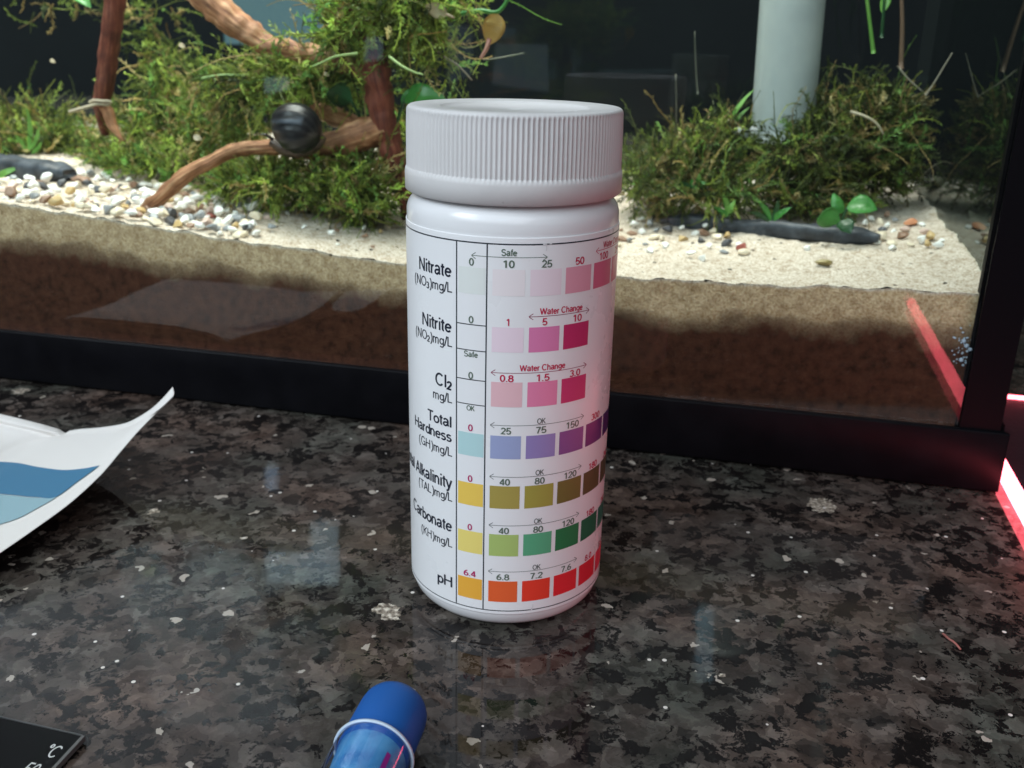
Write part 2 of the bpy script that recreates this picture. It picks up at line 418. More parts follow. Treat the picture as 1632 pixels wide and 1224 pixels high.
for x, y, size, k, lab in ((1310, 424, .0033, 'olive', 'flat olive brown pebble alone on bare sand in front of the slate bar'),
                           (1180, 399, .0029, 'red', 'dark red oval pebble in front of the left half of the slate bar'),
                           (1120, 376, .0028, 'brown', 'red brown stone against the left end of the slate bar'),
                           (1453, 360, .0032, 'orange', 'square orange stone on the sand at the right near the side glass'),
                           (1118, 414, .0020, 'white', 'small white pebble alone on the pale sand nearest the front glass'),
                           (1285, 398, .0019, 'white', 'white round pebble touching the front of the slate bar'),
                           (245, 360, .0030, 'cream', 'large cream pebble below the lower end of the driftwood branch'),
                           (335, 347, .0022, 'red', 'small dark red pebble among white stones left of the bottle')):
    s, d = px_sand(x, y); pebble(s, d, size, k, lab, None, .35, .3)

# ------------------------------------------------------------------ slate bars
M_slate = noisy('blue_black_slate', (.012, .016, .022), (.055, .065, .08), 180, .5, .5, .7)
def slate(x0, y0, x1, y1, w, h, label):
    s0, d0 = px_sand(x0, y0); s1, d1 = px_sand(x1, y1)
    A, Z = at_sand(s0, d0, h * .35), at_sand(s1, d1, h * .35)
    ax = (Z - A); L = np.linalg.norm(ax); ax /= L; sd = np.cross([0, 0, 1], ax); V = []; n = 26; k = 12
    for i in range(n):
        f = i / (n - 1); e = min(1, 6 * min(f, 1 - f) + .45) 
        for j in range(k):
            th = 2 * math.pi * (j + .5) / k; a, b = math.cos(th), math.sin(th)
            a = math.copysign(abs(a) ** .5, a); b = math.copysign(abs(b) ** .5, b)
            P = A + ax * L * f + sd * (a * w / 2 * e) + np.array([0, 0, b * h / 2 * e])
            q = noise.noise_vector(Vector(P) * 170)
            V.append(P + np.array(q) * .0009)
    Fs = grid_faces(n, k) + [(i * k + k - 1, (i + 1) * k + k - 1, (i + 1) * k, i * k) for i in range(n - 1)] + [tuple(range(k - 1, -1, -1)), tuple((n - 1) * k + j for j in range(k))]
    o = mk('slate_bar', V, Fs, M_slate, smooth=True); tag(o, label, 'slate bar')
slate(1066, 358, 1402, 390, .0065, .0055, 'long blue black slate bar lying on the sand right of the bottle')
slate(-60, 268, 112, 290, .012, .008, 'dark slate bar behind the gravel at the far left of the tank')

# ------------------------------------------------------------------ driftwood
M_wood = wood_mat('driftwood', (.14, .048, .022), (.34, .15, .07), (.58, .34, .18))
M_woodr = wood_mat('red_driftwood', (.07, .016, .010), (.16, .040, .022), (.24, .085, .05))
def branch(name, pts, m, parent, seed, rough=.30):
    # pts: (x, y, width px, depth behind the pane)
    P = [on(x, y, d) for x, y, w, d in pts]
    rad = [w / 2 * np.linalg.norm(p - O) / F for (x, y, w, d), p in zip(pts, P)]
    C = catmull([np.append(p, r) for p, r in zip(P, rad)], 9)
    V, Fs, UV = sweep(C[:, :3], np.maximum(C[:, 3], .0004), 18, rough, seed)
    return mk(name, V, Fs, m, parent, uv=UV)
dw = thing('driftwood', on(650, 330, .055), 'branching orange brown driftwood with a thick trunk just left of the bottle cap', 'driftwood')
branch('trunk', [(560, 20, 40, .052), (588, 60, 42, .052), (602, 130, 42, .052), (612, 195, 40, .053), (632, 265, 36, .055), (660, 345, 34, .056)], M_woodr, dw, 1, .34)
branch('branch', [(614, 205, 44, .054), (580, 215, 46, .052), (540, 226, 40, .049), (500, 236, 36, .046), (440, 234, 23, .042), (380, 238, 21, .038), (335, 258, 21, .034), (295, 280, 22, .030), (255, 315, 21, .026), (220, 342, 15, .023)], M_wood, dw, 2)
branch('branch', [(604, 214, 26, .058), (560, 195, 26, .066), (515, 178, 28, .074), (470, 165, 24, .08), (420, 170, 18, .088)], M_wood, dw, 3)
branch('branch', [(602, 110, 36, .054), (520, 92, 32, .058), (440, 76, 30, .060), (405, 58, 36, .060), (365, 30, 40, .060), (320, -10, 42, .060), (270, -60, 44, .060)], M_wood, dw, 4)
branch('root', [(640, 285, 26, .056), (655, 280, 24, .052), (672, 300, 18, .050), (690, 340, 14, .048)], M_wood, dw, 5)
st = thing('upright_driftwood', on(190, 225, .09), 'upright dark red driftwood stem with a pale thread tied round it at the left', 'driftwood')
branch('stem', [(184, -25, 30, .085), (180, 30, 28, .085), (173, 90, 27, .086), (166, 140, 25, .086), (160, 165, 22, .087)], M_woodr, st, 8, .15)
branch('forked_foot', [(160, 160, 18, .087), (172, 178, 16, .087), (182, 205, 13, .086), (194, 228, 9, .085)], M_wood, st, 9)
branch('forked_foot', [(157, 160, 16, .088), (160, 185, 14, .090), (168, 215, 10, .092)], M_woodr, st, 10)
th = [on(143, 163, .085), on(150, 160, .083), on(163, 161, .0825), on(176, 162, .084), on(172, 167, .0845), on(155, 166, .083), on(140, 170, .082), on(110, 178, .08)]
V, Fs, _ = sweep(catmull(th, 5), [.0006] * 36, 6)
mk('thread', V, Fs, mat('pale_thread', (.42, .36, .26), .8), st)

# ------------------------------------------------------------------ snail
def shell():
    c = on(471, 203, .034); sc = np.linalg.norm(c - O) / F
    ra, rb, rc = 42 * sc, 36 * sc, 34 * sc
    ax = c_rt * .80 - c_up * .52 - fw * .30; ax /= np.linalg.norm(ax)       # axis towards the spire
    a = np.cross(ax, [0, 0, 1]); a /= np.linalg.norm(a); b = np.cross(ax, a)
    V, C = [], []; nu, nv = 96, 30
    for i in range(nu):
        t = 2 * math.pi * i / nu
        for j in range(nv):
            ph = math.pi * (j + .001) / (nv - 1 + .002)
            sw = t + .55 * ph                         # ribs sweep round the whorl
            rib = math.cos(sw * 13)
            r = 1 + .022 * rib * math.sin(ph)
            rr = r * (1 - .10 * math.cos(ph))
            V.append(c - ax * (math.cos(ph) * ra * .98) + (a * math.cos(t) * rc + b * math.sin(t) * rb) * math.sin(ph) * rr)
            k = .5 + .5 * rib; C.append(np.array([.010, .010, .012]) * (1 - k) + np.array([.026, .025, .027]) * k)
    return c, sc, V, grid_faces(nu, nv, True), C
c, sc, V, Fs, C = shell()
sn = thing('snail', c, 'black ribbed snail clinging to the driftwood branch', 'snail')
M_shell = tint_mat('snail_shell', .30, 0, .35)
mk('shell', V, Fs, M_shell, sn, cols=C)
fp = catmull([np.append(on(x, y, .037), r * sc) for x, y, r in ((432, 226, 6), (455, 236, 12), (480, 238, 13), (505, 228, 10), (516, 218, 5))], 6)
V, Fs, _ = sweep(fp[:, :3], fp[:, 3], 12)
mk('foot', V, Fs, noisy('snail_foot', (.05, .03, .02), (.10, .06, .04), 400, .4), sn)
V, Fs, _ = sweep(catmull([on(435, 222, .034), on(424, 215, .032), on(414, 214, .031)], 4), np.linspace(.0006, .0002, 9), 6)
mk('tentacle', V, Fs, mat('snail_skin', (.03, .02, .018), .4), sn)

# ------------------------------------------------------------------ filter pipe
pp = thing('filter_pipe', on(1248, 215, .125), 'pale grey vertical filter pipe rising behind the moss at the right', 'pipe')
p0, p1 = on(1245, 225, .125), on(1268, -60, .125)
rad = 45.5 * np.linalg.norm(p0 - O) / F
p1[:2] = p0[:2] + (p1[:2] - p0[:2]) * 1.0
V, Fs, _ = sweep(np.linspace(p0, p1, 12), [rad * .97] + [rad] * 11, 48)
mk('tube', V, Fs, noisy('grey_pvc', (.30, .345, .34), (.35, .395, .385), 60, .4, .4, 0), pp)
q0 = on(1204, 210, .118); V, Fs, _ = sweep([q0, on(1178, 211, .112)], [.0021, .0021], 14); mk('suction_foot', V, Fs, mat('clear_grey_plastic', (.55, .58, .58), .25), pp)

# ------------------------------------------------------------------ moss
M_moss = tint_mat('moss_leaf', .5, .38)
PAL = np.array([(.028, .042, .011), (.070, .102, .020), (.130, .172, .034), (.21, .29, .06), (.16, .13, .05), (.27, .24, .11), (.11, .22, .055)]) * 1.65
def fronds(starts, dirs, lens, colr, leaf=.0011, n=8, curl=.35, sag=.10, width=.00030):
    N = len(starts); P = np.zeros((N, n, 3)); P[:, 0] = starts; d = dirs / np.linalg.norm(dirs, axis=1)[:, None]
    tend = rng.normal(0, curl, (N, 3))
    D = np.zeros((N, n, 3)); D[:, 0] = d
    for i in range(1, n):
        P[:, i] = P[:, i - 1] + d * (lens / (n - 1))[:, None]
        d = d + tend * .35 + rng.normal(0, curl * .45, (N, 3)); d[:, 2] -= sag * i / n
        d /= np.linalg.norm(d, axis=1)[:, None]; D[:, i] = d
    rv = rng.normal(0, 1, (N, 3))
    V, Fs, C = [], [], []; base = 0; lf = rng.choice([.45, .8, 1.0, 1.25], (N, 1))
    sidev = np.cross(D, rv[:, None, :]); sidev /= np.linalg.norm(sidev, axis=2)[:, :, None] + 1e-9
    bn = np.cross(D, sidev)
    tap = (np.linspace(1, .35, n) * width)[None, :, None]
    a, b, c_ = P + sidev * tap, P - sidev * .5 * tap + bn * .86 * tap, P - sidev * .5 * tap - bn * .86 * tap
    stem = np.stack([a, b, c_], 2).reshape(N, n * 3, 3)
    tip_tone = np.linspace(.75, 1.25, n)[None, :, None]  # leaf colour runs from darker base to brighter tip
    cs = np.repeat((colr[:, None, :] * tip_tone * np.array([1.15, .95, .8])), 3, axis=1)
    V.append(stem.reshape(-1, 3)); C.append(cs.reshape(-1, 3))
    f = []
    for i in range(n - 1):
        for k in range(3):
            k2 = (k + 1) % 3; f.append((i * 3 + k, i * 3 + k2, (i + 1) * 3 + k2)); f.append((i * 3 + k, (i + 1) * 3 + k2, (i + 1) * 3 + k))
    f = np.array(f); Fs.append((f[None] + (np.arange(N) * n * 3)[:, None, None]).reshape(-1, 3)); base += N * n * 3
    # leaflets: three leaf rows per segment, twisted round the stem
    for i in range(n - 1):
        for k in range(4):
            t = rng.random((N, 1)); o = P[:, i] * (1 - t) + P[:, i + 1] * t
            ang = rng.random((N, 1)) * 6.28
            out = sidev[:, i] * np.cos(ang) + bn[:, i] * np.sin(ang)
            ll = leaf * lf * rng.uniform(.6, 1.35, (N, 1)) * (1.15 - .6 * i / n)
            tip = o + (out * .75 + D[:, i] * .8) * ll
            wv = np.cross(out, D[:, i]) * ll * .17
            mid = o + (out * .45 + D[:, i] * .25) * ll
            tri = np.stack([o, mid + wv, tip, mid - wv], 1)
            V.append(tri.reshape(-1, 3)); C.append(np.repeat(colr * rng.uniform(.75, 1.45, (N, 1)), 4, axis=0))
            Fs.append(None); ix = base + np.arange(N) * 4; Fs[-1] = np.concatenate([np.stack([ix, ix + 1, ix + 2], 1), np.stack([ix, ix + 2, ix + 3], 1)]); base += N * 4
    return np.concatenate(V), np.concatenate(Fs), np.concatenate(C)
def moss(label, blobs, mixw, lmin=.010, lmax=.024, upw=.35, leaf=.0017, stray=.06, bright=1.0, group=None):
    # blobs: x, y, depth, half width px, half height px, half depth m, count
    VV, FF, CC = [], [], []; base = 0; mixw = np.array(mixw, float); mixw /= mixw.sum()
    for x, y, d, hw, hh, hd, n in blobs:
        c = on(x, y, d); k = np.linalg.norm(c - O) / F
        n = int(n * .9); u = rng.normal(0, 1, (n, 3)); u /= np.linalg.norm(u, axis=1)[:, None]; r = rng.random((n, 1)) ** .45
        q = u * r
        st_ = c + q[:, :1] * dr * hw * k * .92 + q[:, 1:2] * nb * hd + q[:, 2:] * np.array([0, 0, 1]) * hh * k * .9
        dirs = u * .55 + rng.normal(0, .75, (n, 3)) + np.array([0, 0, upw])
        rel = st_ - B; ss_ = rel @ dr; dd_ = rel @ nb
        lens = rng.uniform(lmin, lmax, n); lens[rng.random(n) < stray] *= 1.8
        # keep clear of the glass and of the sand
        keep = (dd_ > .012) & (dd_ < TD - .012) & (ss_ < -.012); st_, dirs, lens, ss_, dd_ = st_[keep], dirs[keep], lens[keep], ss_[keep], dd_[keep]
        near = dd_ < .03; dirs[near] += nb * .7
        floor = np.interp(ss_, _sx, _sz) + .022 * (dd_ - .008); st_[:, 2] = np.maximum(st_[:, 2], floor + .001)
        lowm = st_[:, 2] < floor + .006; dirs[lowm, 2] = np.abs(dirs[lowm, 2]) + .2
        ci = rng.choice(len(PAL), len(st_), p=mixw); cc = PAL[ci] * rng.uniform(.55, 1.5, (len(st_), 1)) * bright
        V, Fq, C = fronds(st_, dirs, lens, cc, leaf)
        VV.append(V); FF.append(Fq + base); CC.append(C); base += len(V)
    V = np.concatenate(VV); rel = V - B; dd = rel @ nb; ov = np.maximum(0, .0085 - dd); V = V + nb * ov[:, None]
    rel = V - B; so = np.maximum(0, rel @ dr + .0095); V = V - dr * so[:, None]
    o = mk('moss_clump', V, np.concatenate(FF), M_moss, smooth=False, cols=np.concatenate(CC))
    tag(o, label, 'moss', group)
#                                dark mid  lgt  brt  brn  tan  grn
moss('tall olive moss mound behind the left driftwood stem reaching the left edge', [(15, 225, .13, 100, 45, .025, 420), (95, 250, .12, 80, 38, .02, 320), (40, 270, .11, 70, 26, .02, 200), (60, 195, .135, 60, 26, .02, 110)], (4, 5, 3, 1, 2, 1, 1), .009, .019, .15)
moss('broad mossy bank between the left driftwood stem and the snail', [(265, 200, .12, 95, 50, .025, 420), (350, 222, .10, 85, 38, .02, 330), (220, 252, .10, 90, 26, .02, 260), (285, 140, .13, 45, 40, .02, 150), (250, 90, .14, 24, 30, .014, 45)], (3, 5, 4, 1.5, 1.5, 1, 1.5), .009, .019, .15)
moss('sparse dark moss hanging along the top left of the tank', [(90, 5, .14, 120, 18, .02, 34), (240, 20, .14, 50, 40, .02, 46), (215, 60, .14, 20, 50, .014, 26)], (5, 4, 1.5, .3, 3, 1, .6), .010, .022, -.1)
moss('bright feathery moss tuft wrapped round the top of the driftwood trunk', [(565, 50, .055, 50, 38, .014, 240), (490, 122, .062, 62, 22, .014, 190), (655, 40, .055, 60, 35, .014, 150), (625, 8, .05, 62, 20, .014, 150), (535, 120, .064, 50, 30, .012, 110), (690, 100, .055, 40, 34, .010, 34), (720, 0, .055, 70, 14, .010, 60)], (1.5, 3, 5, 4, 1, 1.5, 2.5), .010, .023, .05, .0019, .1)
moss('olive moss hanging on the upper left driftwood branch over the snail', [(425, 140, .078, 58, 28, .014, 220), (365, 138, .085, 46, 26, .014, 140)], (3, 5, 4, 1, 2, 1, 1), .009, .019, .1)
moss('fresh green moss carpet under the driftwood branch left of the bottle', [(470, 292, .05, 105, 26, .018, 420), (570, 297, .05, 75, 36, .018, 380), (400, 294, .055, 70, 20, .016, 220), (565, 258, .066, 40, 26, .012, 110), (560, 333, .038, 60, 12, .008, 90)], (1.5, 4, 5, 2.5, 1, 1, 2), .007, .016, .2, .0016)
moss('low green moss lying over the sand by the lower driftwood branch', [(270, 264, .07, 90, 14, .016, 220), (215, 262, .075, 80, 11, .014, 160)], (1, 4, 5, 2, 1, 1, 2), .006, .013, .15)
moss('moss behind the white bottle cap beside the trunk', [(690, 225, .085, 50, 45, .015, 150), (660, 270, .078, 40, 34, .012, 90)], (3, 4, 3, 1, 1, 1, 1))
moss('low spreading moss clump between the bottle and the filter pipe', [(1085, 265, .10, 85, 42, .022, 420), (1150, 235, .115, 60, 42, .02, 270), (1035, 292, .09, 45, 30, .018, 180), (1130, 305, .085, 80, 28, .018, 240)], (5, 5, 2.5, .6, 2, .8, 1), .008, .017, .2, bright=.8)
moss('tall dark moss mound in front of the filter pipe', [(1340, 225, .125, 100, 62, .024, 620), (1400, 185, .13, 70, 42, .02, 300), (1275, 255, .11, 60, 46, .018, 320), (1290, 315, .10, 80, 28, .016, 260), (1395, 268, .13, 70, 46, .02, 280)], (7, 5, 1.8, .3, 2, .8, .6), .008, .019, .2, bright=.7)

moss('sparse brown stringy moss in the back right corner by the side glass', [(1475, 312, .165, 45, 12, .012, 70), (1440, 300, .18, 40, 14, .01, 60)], (5, 3, 1, .2, 4, 2, .3), .007, .018, .3, bright=.7)

# long loose strands above the moss
def strand(label, spec, colour, w=.0003, name='loose_strand', group='loose moss strands sticking out of the moss'):
    C_ = catmull([on(x, y, d) for x, y, d in spec], 6)
    V, Fs, _ = sweep(C_, np.linspace(w, w * .5, len(C_)), 5)
    m = bpy.data.materials.get('strand_%s' % (colour,)) or mat('strand_%s' % (colour,), colour, .5)
    return tag(mk(name, V, Fs, m), label, 'plant strand', group)
strand('pale thin strand standing up like a Y at the right of the tall moss', [(1475, 152, .12), (1490, 130, .12), (1505, 105, .12), (1518, 84, .12)], (.30, .27, .2))
strand('pale thin strand slanting down to the right out of the tall moss', [(1430, 105, .12), (1450, 128, .12), (1475, 150, .12)], (.3, .27, .2))
strand('curved pale strand across the front of the tall moss', [(1355, 178, .1), (1380, 186, .098), (1398, 198, .098), (1408, 214, .098)], (.34, .30, .2), .0006)
strand('straight grey strand standing in the dark water right of the cap', [(1112, 150, .12), (1109, 110, .12), (1107, 50, .12)], (.09, .10, .07))
strand('shorter grey strand standing in the low moss right of the cap', [(1076, 240, .11), (1078, 180, .11), (1077, 118, .11)], (.10, .10, .07))
strand('arching pale strand low at the right by the side glass', [(1455, 300, .13), (1475, 275, .13), (1500, 258, .13), (1520, 262, .13)], (.22, .2, .13))
strand('bright green tip reaching left from the moss round the trunk', [(570, 85, .03), (535, 90, .028), (510, 101, .028), (498, 106, .028)], (.30, .42, .14), .0005)
strand('bright green tip reaching right below the moss round the trunk', [(620, 90, .03), (640, 105, .028), (660, 115, .028), (675, 119, .028)], (.30, .42, .14), .0005)
strand('bright green horizontal tip at the left of the snail moss', [(322, 125, .07), (350, 120, .07), (385, 120, .07), (415, 122, .07)], (.20, .30, .10), .0005)
strand('brown root dangling below the yellow leaf toward the cap', [(680, 60, .05), (700, 85, .05), (730, 105, .05), (752, 128, .05)], (.16, .13, .08), .0006)
strand('thin root lying over the dark water above the cap', [(770, 95, .08), (790, 93, .08), (835, 85, .08)], (.16, .17, .12), .0003)

# ------------------------------------------------------------------ broad leaved plants
def leaf_mat(name, c1, c2):
    m = noisy(name, c1, c2, 120, .35, .5, .15); t = NT(m)
    src = t.p.inputs['Base Color'].links[0].from_socket
    tr = t.n('ShaderNodeBsdfTranslucent'); t.l(src, tr.inputs[0]); mx = t.n('ShaderNodeMixShader'); mx.inputs[0].default_value = .3
    t.l(t.p.outputs[0], mx.inputs[1]); t.l(tr.outputs[0], mx.inputs[2]); t.l(mx.outputs[0], t.t.nodes['Material Output'].inputs[0]); return m
M_leaf = leaf_mat('green_leaf', (.045, .20, .035), (.075, .30, .06)); M_leafd = leaf_mat('dark_green_leaf', (.012, .06, .02), (.03, .11, .035))
M_yel = leaf_mat('yellow_leaf', (.48, .30, .08), (.62, .44, .15)); M_bei = leaf_mat('faded_leaf', (.50, .40, .24), (.62, .53, .36)); M_gra = leaf_mat('bright_blade', (.12, .32, .05), (.20, .42, .09))
def blade(name, a, b, w, dep, m, parent=None, cup=.25, arch=.12, tw=.5):
    # leaf from base a to tip b (picture positions at depth), width px
    A, Z = on(*a, dep[0]), on(*b, dep[1]); k = np.linalg.norm(A - O) / F; L = np.linalg.norm(Z - A)
    ax = (Z - A) / L; view = (A - O) / np.linalg.norm(A - O); sd = np.cross(ax, view); sd /= np.linalg.norm(sd); nn = np.cross(sd, ax)
    sd = sd * math.cos(tw) + nn * math.sin(tw); nn = np.cross(sd, ax); sg = 1 if nn[2] > 0 else -1; nn = nn * sg
    V = []; nu, nv = 15, 7
    for lay in (0, 1):
        for i in range(nu):
            f = i / (nu - 1); wd = w * k / 2 * (math.sin(math.pi * min(1, f ** .8 * .985 + .012)) ** .75)
            for j in range(nv):
                e = (j / (nv - 1) - .5) * 2
                V.append(A + ax * L * f + sd * wd * e + nn * (arch * L * math.sin(math.pi * f) + cup * wd * abs(e) ** 1.5 + .0004 * noise.noise(Vector((f * 6, e * 3, a[0]))) - lay * .00018))
    Fs = grid_faces(nu, nv); Fs += [tuple(reversed(q)) for q in grid_faces(nu, nv, off=nu * nv)]
    for i in range(nu - 1):
        for j in (0, nv - 1): a0 = i * nv + j; Fs.append((a0, a0 + nv, a0 + nv + nu * nv, a0 + nu * nv))
    return mk(name, V, Fs, m, parent)
def stalk(pts, parent, m, w=.0006, name='stalk'):
    C_ = catmull([on(*p) for p in pts], 5); V, Fs, _ = sweep(C_, np.linspace(w, w * .7, len(C_)), 7); return mk(name, V, Fs, m, parent)
pl = thing('leafy_plant', on(1342, 366, .062), 'small plant with three bright green oval leaves behind the slate bar', 'plant')
blade('leaf', (1350, 330), (1398, 334), 36, (.062, .060), M_leaf, pl, tw=.7); blade('leaf', (1338, 352), (1302, 350), 34, (.06, .056), M_leaf, pl, tw=.5)
blade('leaf', (1342, 340), (1328, 308), 18, (.064, .066), M_leaf, pl, tw=.2); blade('leaf', (1340, 352), (1356, 372), 26, (.058, .054), M_leafd, pl, tw=.4)
stalk([(1342, 368, .062), (1343, 350, .062), (1350, 331, .062)], pl, M_leafd); stalk([(1342, 366, .062), (1340, 352, .06)], pl, M_leafd)
pl = thing('leafy_plant', on(1105, 315, .085), 'little green leaved plant half buried in the low moss by the bottle', 'plant')
blade('leaf', (1106, 302), (1114, 278), 15, (.078, .078), M_leaf, pl); blade('leaf', (1102, 300), (1075, 297), 14, (.078, .074), M_leafd, pl); blade('leaf', (1108, 300), (1125, 290), 11, (.078, .077), M_leaf, pl)
stalk([(1106, 320, .082), (1105, 302, .078)], pl, M_leafd)
pl = thing('leafy_plant', on(665, 170, .05), 'glossy bright green leaf showing behind the left rim of the cap', 'plant')
blade('leaf', (645, 158), (712, 160), 34, (.05, .046), M_leaf, pl, arch=.2, tw=.5); blade('leaf', (640, 165), (668, 140), 16, (.052, .054), M_leaf, pl); stalk([(630, 200, .054), (645, 158, .05)], pl, M_leafd)
pl = thing('leafy_plant', on(540, 190, .06), 'dark green round leaf half hidden in moss above the snail branch', 'plant')
blade('leaf', (560, 160), (520, 150), 42, (.05, .046), M_leafd, pl); stalk([(575, 190, .054), (560, 160, .05)], pl, M_leafd)
pl = thing('leafy_plant', on(130, -10, .1), 'green leaf drooping into the top edge at the upper left', 'plant')
blade('leaf', (95, -25), (145, 12), 28, (.09, .086), M_leaf, pl); stalk([(80, -60, .09), (95, -25, .09)], pl, M_leafd)
yl = thing('yellow_leaf', on(800, 20, .05), 'yellow dying leaf with a pinkish stalk hanging above the bottle cap', 'leaf')
blade('leaf', (793, 22), (778, 72), 34, (.05, .048), M_yel, yl, cup=.1, arch=.05, tw=.15); stalk([(780, 62, .048), (775, 78, .047), (766, 93, .047)], yl, mat('pink_stalk', (.42, .2, .15), .5), .0008)
stalk([(735, 22, .05), (765, 17, .05), (795, 18, .05), (818, -15, .05)], yl, M_leaf, .0008)
bl = thing('faded_leaf', on(690, 12, .045), 'small beige leaf beside the moss at the top above the cap', 'leaf')
blade('leaf', (712, 24), (678, 8), 22, (.045, .043), M_bei, bl, cup=.05, arch=.05, tw=.1); stalk([(710, 22, .045), (724, 28, .045)], bl, mat('beige_stalk', (.5, .36, .25), .5), .0005)
gr = thing('grass_tuft', on(5, 288, .05), 'bright green blade of grass at the left edge above the gravel', 'plant')
blade('blade', (-8, 288), (32, 266), 9, (.05, .05), M_gra, gr, cup=.1)
gr = thing('grass_tuft', on(45, 245, .09), 'bright thin grass shoots in the moss left of the red stem', 'plant')
for a, b, w in (((45, 240), (42, 172), 7), ((47, 240), (62, 200), 6), ((42, 242), (24, 215), 6), ((50, 245), (66, 225), 5)): blade('blade', a, b, w, (.095, .092), M_gra, gr, cup=.1)
ts = thing('stem_plant', on(1400, 130, .13), 'three thin upright plant stems above the tall moss at the top right', 'plant')
stalk([(1392, 85, .13), (1388, 50, .13), (1378, -30, .13)], ts, M_gra, .0008, 'stem'); stalk([(1436, 110, .13), (1438, 40, .13), (1436, -30, .13)], ts, mat('brown_stem', (.12, .07, .04), .5), .0009, 'stem')
stalk([(1405, 60, .14), (1408, 20, .14), (1410, -30, .14)], ts, M_leafd, .0007, 'stem'); blade('blade', (1406, 20), (1412, -35), 16, (.14, .14), M_gra, ts)
gr = thing('grass_tuft', on(1180, 215, .12), 'bright green blades leaning beside the foot of the filter pipe', 'plant')
for a, b, w in (((1160, 200), (1202, 142), 6), ((1165, 205), (1195, 170), 5), ((1168, 195), (1150, 175), 4)): blade('blade', a, b, w, (.112, .112), M_gra, gr, cup=.1)

pl = thing('leafy_plant', on(1160, 345, .075), 'yellowish green shoot at the foot of the moss above the slate bar', 'plant')
blade('leaf', (1160, 345), (1152, 308), 11, (.072, .072), M_gra, pl); blade('leaf', (1162, 345), (1172, 318), 9, (.072, .072), M_gra, pl); blade('leaf', (1158, 346), (1138, 330), 9, (.072, .07), M_leaf, pl)
pl = thing('leafy_plant', on(1228, 352, .08), 'low tuft of green leaves between slate bar and filter pipe', 'plant')
for a, b, w in (((1228, 352), (1210, 322), 10), ((1230, 352), (1240, 318), 9), ((1232, 352), (1262, 330), 10), ((1226, 353), (1195, 338), 9)): blade('leaf', a, b, w, (.07, .068), M_leafd if w == 9 else M_leaf, pl)
pl = thing('leafy_plant', on(1434, 300, .12), 'single pale green leaf under the right end of the tall moss', 'plant')
blade('leaf', (1432, 300), (1442, 266), 9, (.115, .115), M_gra, pl)
for x, y, d, L, lab in ((84, 97, .09, 9, 'pale flake drifting in the dark water left of the red stem'), (290, 72, .09, 10, 'pale flake drifting in the water below the upper left branch'), (315, 219, .06, 14, 'oval pale flake caught in the moss left of the snail'), (520, 118, .04, 9, 'pale flake caught in the moss above the snail branch')):
    fl_ = thing('plant_flake', on(x, y, d), lab, 'flake'); blade('flake', (x - L / 2, y - 2), (x + L / 2, y + 3), L * .6, (d, d), M_bei, fl_, cup=.1, arch=.05, tw=.1)
fz = catmull([onz(*p) for p in ((1503, 1010, .0003), (1512, 1018, .0009), (1521, 1024, .0008), (1531, 1035, .0003))], 6); V, Fs, _ = sweep(fz, [.00022] * len(fz), 6)
tag(mk('fibre', V, Fs, mat('red_brown_fibre', (.30, .11, .09), .6)), 'short reddish fibre lying on the granite at the lower right', 'fibre')

# air bubbles trapped against the glass
bm = bmesh.new()
for i in range(40):
    x, y = rnd.gauss(1532, 10), rnd.gauss(552, 14); r = rnd.uniform(.0001, .0004) if i > 3 else .0007
    P = on(x, y, .0071); bmesh.ops.create_icosphere(bm, subdivisions=1, radius=r, matrix=Matrix.Translation(P))
me = bpy.data.meshes.new('air_bubbles'); bm.to_mesh(me); bm.free(); me.materials.append(mat('bubble', (.45, .55, .66), .05, 1.0)); tag(link('air_bubbles', me), kind='stuff')

# ------------------------------------------------------------------ test strip bottle
BX, BY, BR = -.00054, .18332, .0200
BZ = .0070; BK = CH / (CH - BZ)          # the bottle is measured with its foot 7 mm up, then enlarged to stand on the stone
def bs(V): return O + (np.asarray(V, float) - O) * BK
bot = thing('test_strip_bottle', (BX * BK, BY * BK, 0), 'white plastic bottle of aquarium test strips with a colour chart label and ribbed cap', 'bottle')
def worn(name, c, r0, r1, scale, spec, dirt=.06):
    m = mat(name, c, r0, spec); t = NT(m); co = t.n('ShaderNodeTexCoord').outputs['Object']
    a = t.noise(co, scale, 5, .65).outputs['Fac']; b = t.noise(co, scale * 9, 3, .6).outputs['Fac']
    t.l(t.ramp(a, [(.35, (r0,) * 3), (.7, (r1,) * 3)]), t.p.inputs['Roughness'])
    k = t.mix(c, tuple(q * (1 - dirt * 2) for q in c), t.ramp(a, [(.5, (0, 0, 0)), (.75, (1, 1, 1))]))
    t.l(t.mix(k, (.25, .22, .2), t.ramp(b, [(.74, (0, 0, 0)), (.80, (.35, .35, .35))])), t.p.inputs['Base Color'])
    t.bump(a, .06, .0008); return m
M_body = worn('white_bottle_plastic', (.76, .76, .77), .11, .22, 60, .5, .02); M_cap = worn('grey_white_cap_plastic', (.62, .605, .60), .42, .58, 70, .4, .05); M_lab = worn('white_label', (.80, .80, .81), .26, .40, 50, .45, .012)
prof = [(.0002, .0078), (.0140, .0077), (.0152, .0070), (.0166, .0070), (.0177, .0072), (.0186, .0078), (.0193, .0087), (.0197, .0098), (.01985, .0104), (.0199, .0108), (.0199, .0112), (.0199, .0850), (.01992, .0856), (.0199, .0869), (.0196, .0880), (.0189, .0890), (.0178, .0898), (.0174, .0905), (.0174, .0930), (.0002, .0930)]
V, Fs = lathe(prof, 160, (BX, BY, 0)); mk('body', bs(V), Fs, M_body, bot)
nr_ = 142; sub = 6
def ribr(i, t, j, r, z):
    if .0945 < z < .1044 and 5 <= j <= 12:
        ph = (i % sub) / sub; return r - .00030 * (.5 - .5 * math.cos(2 * math.pi * ph)) ** .7
    return r
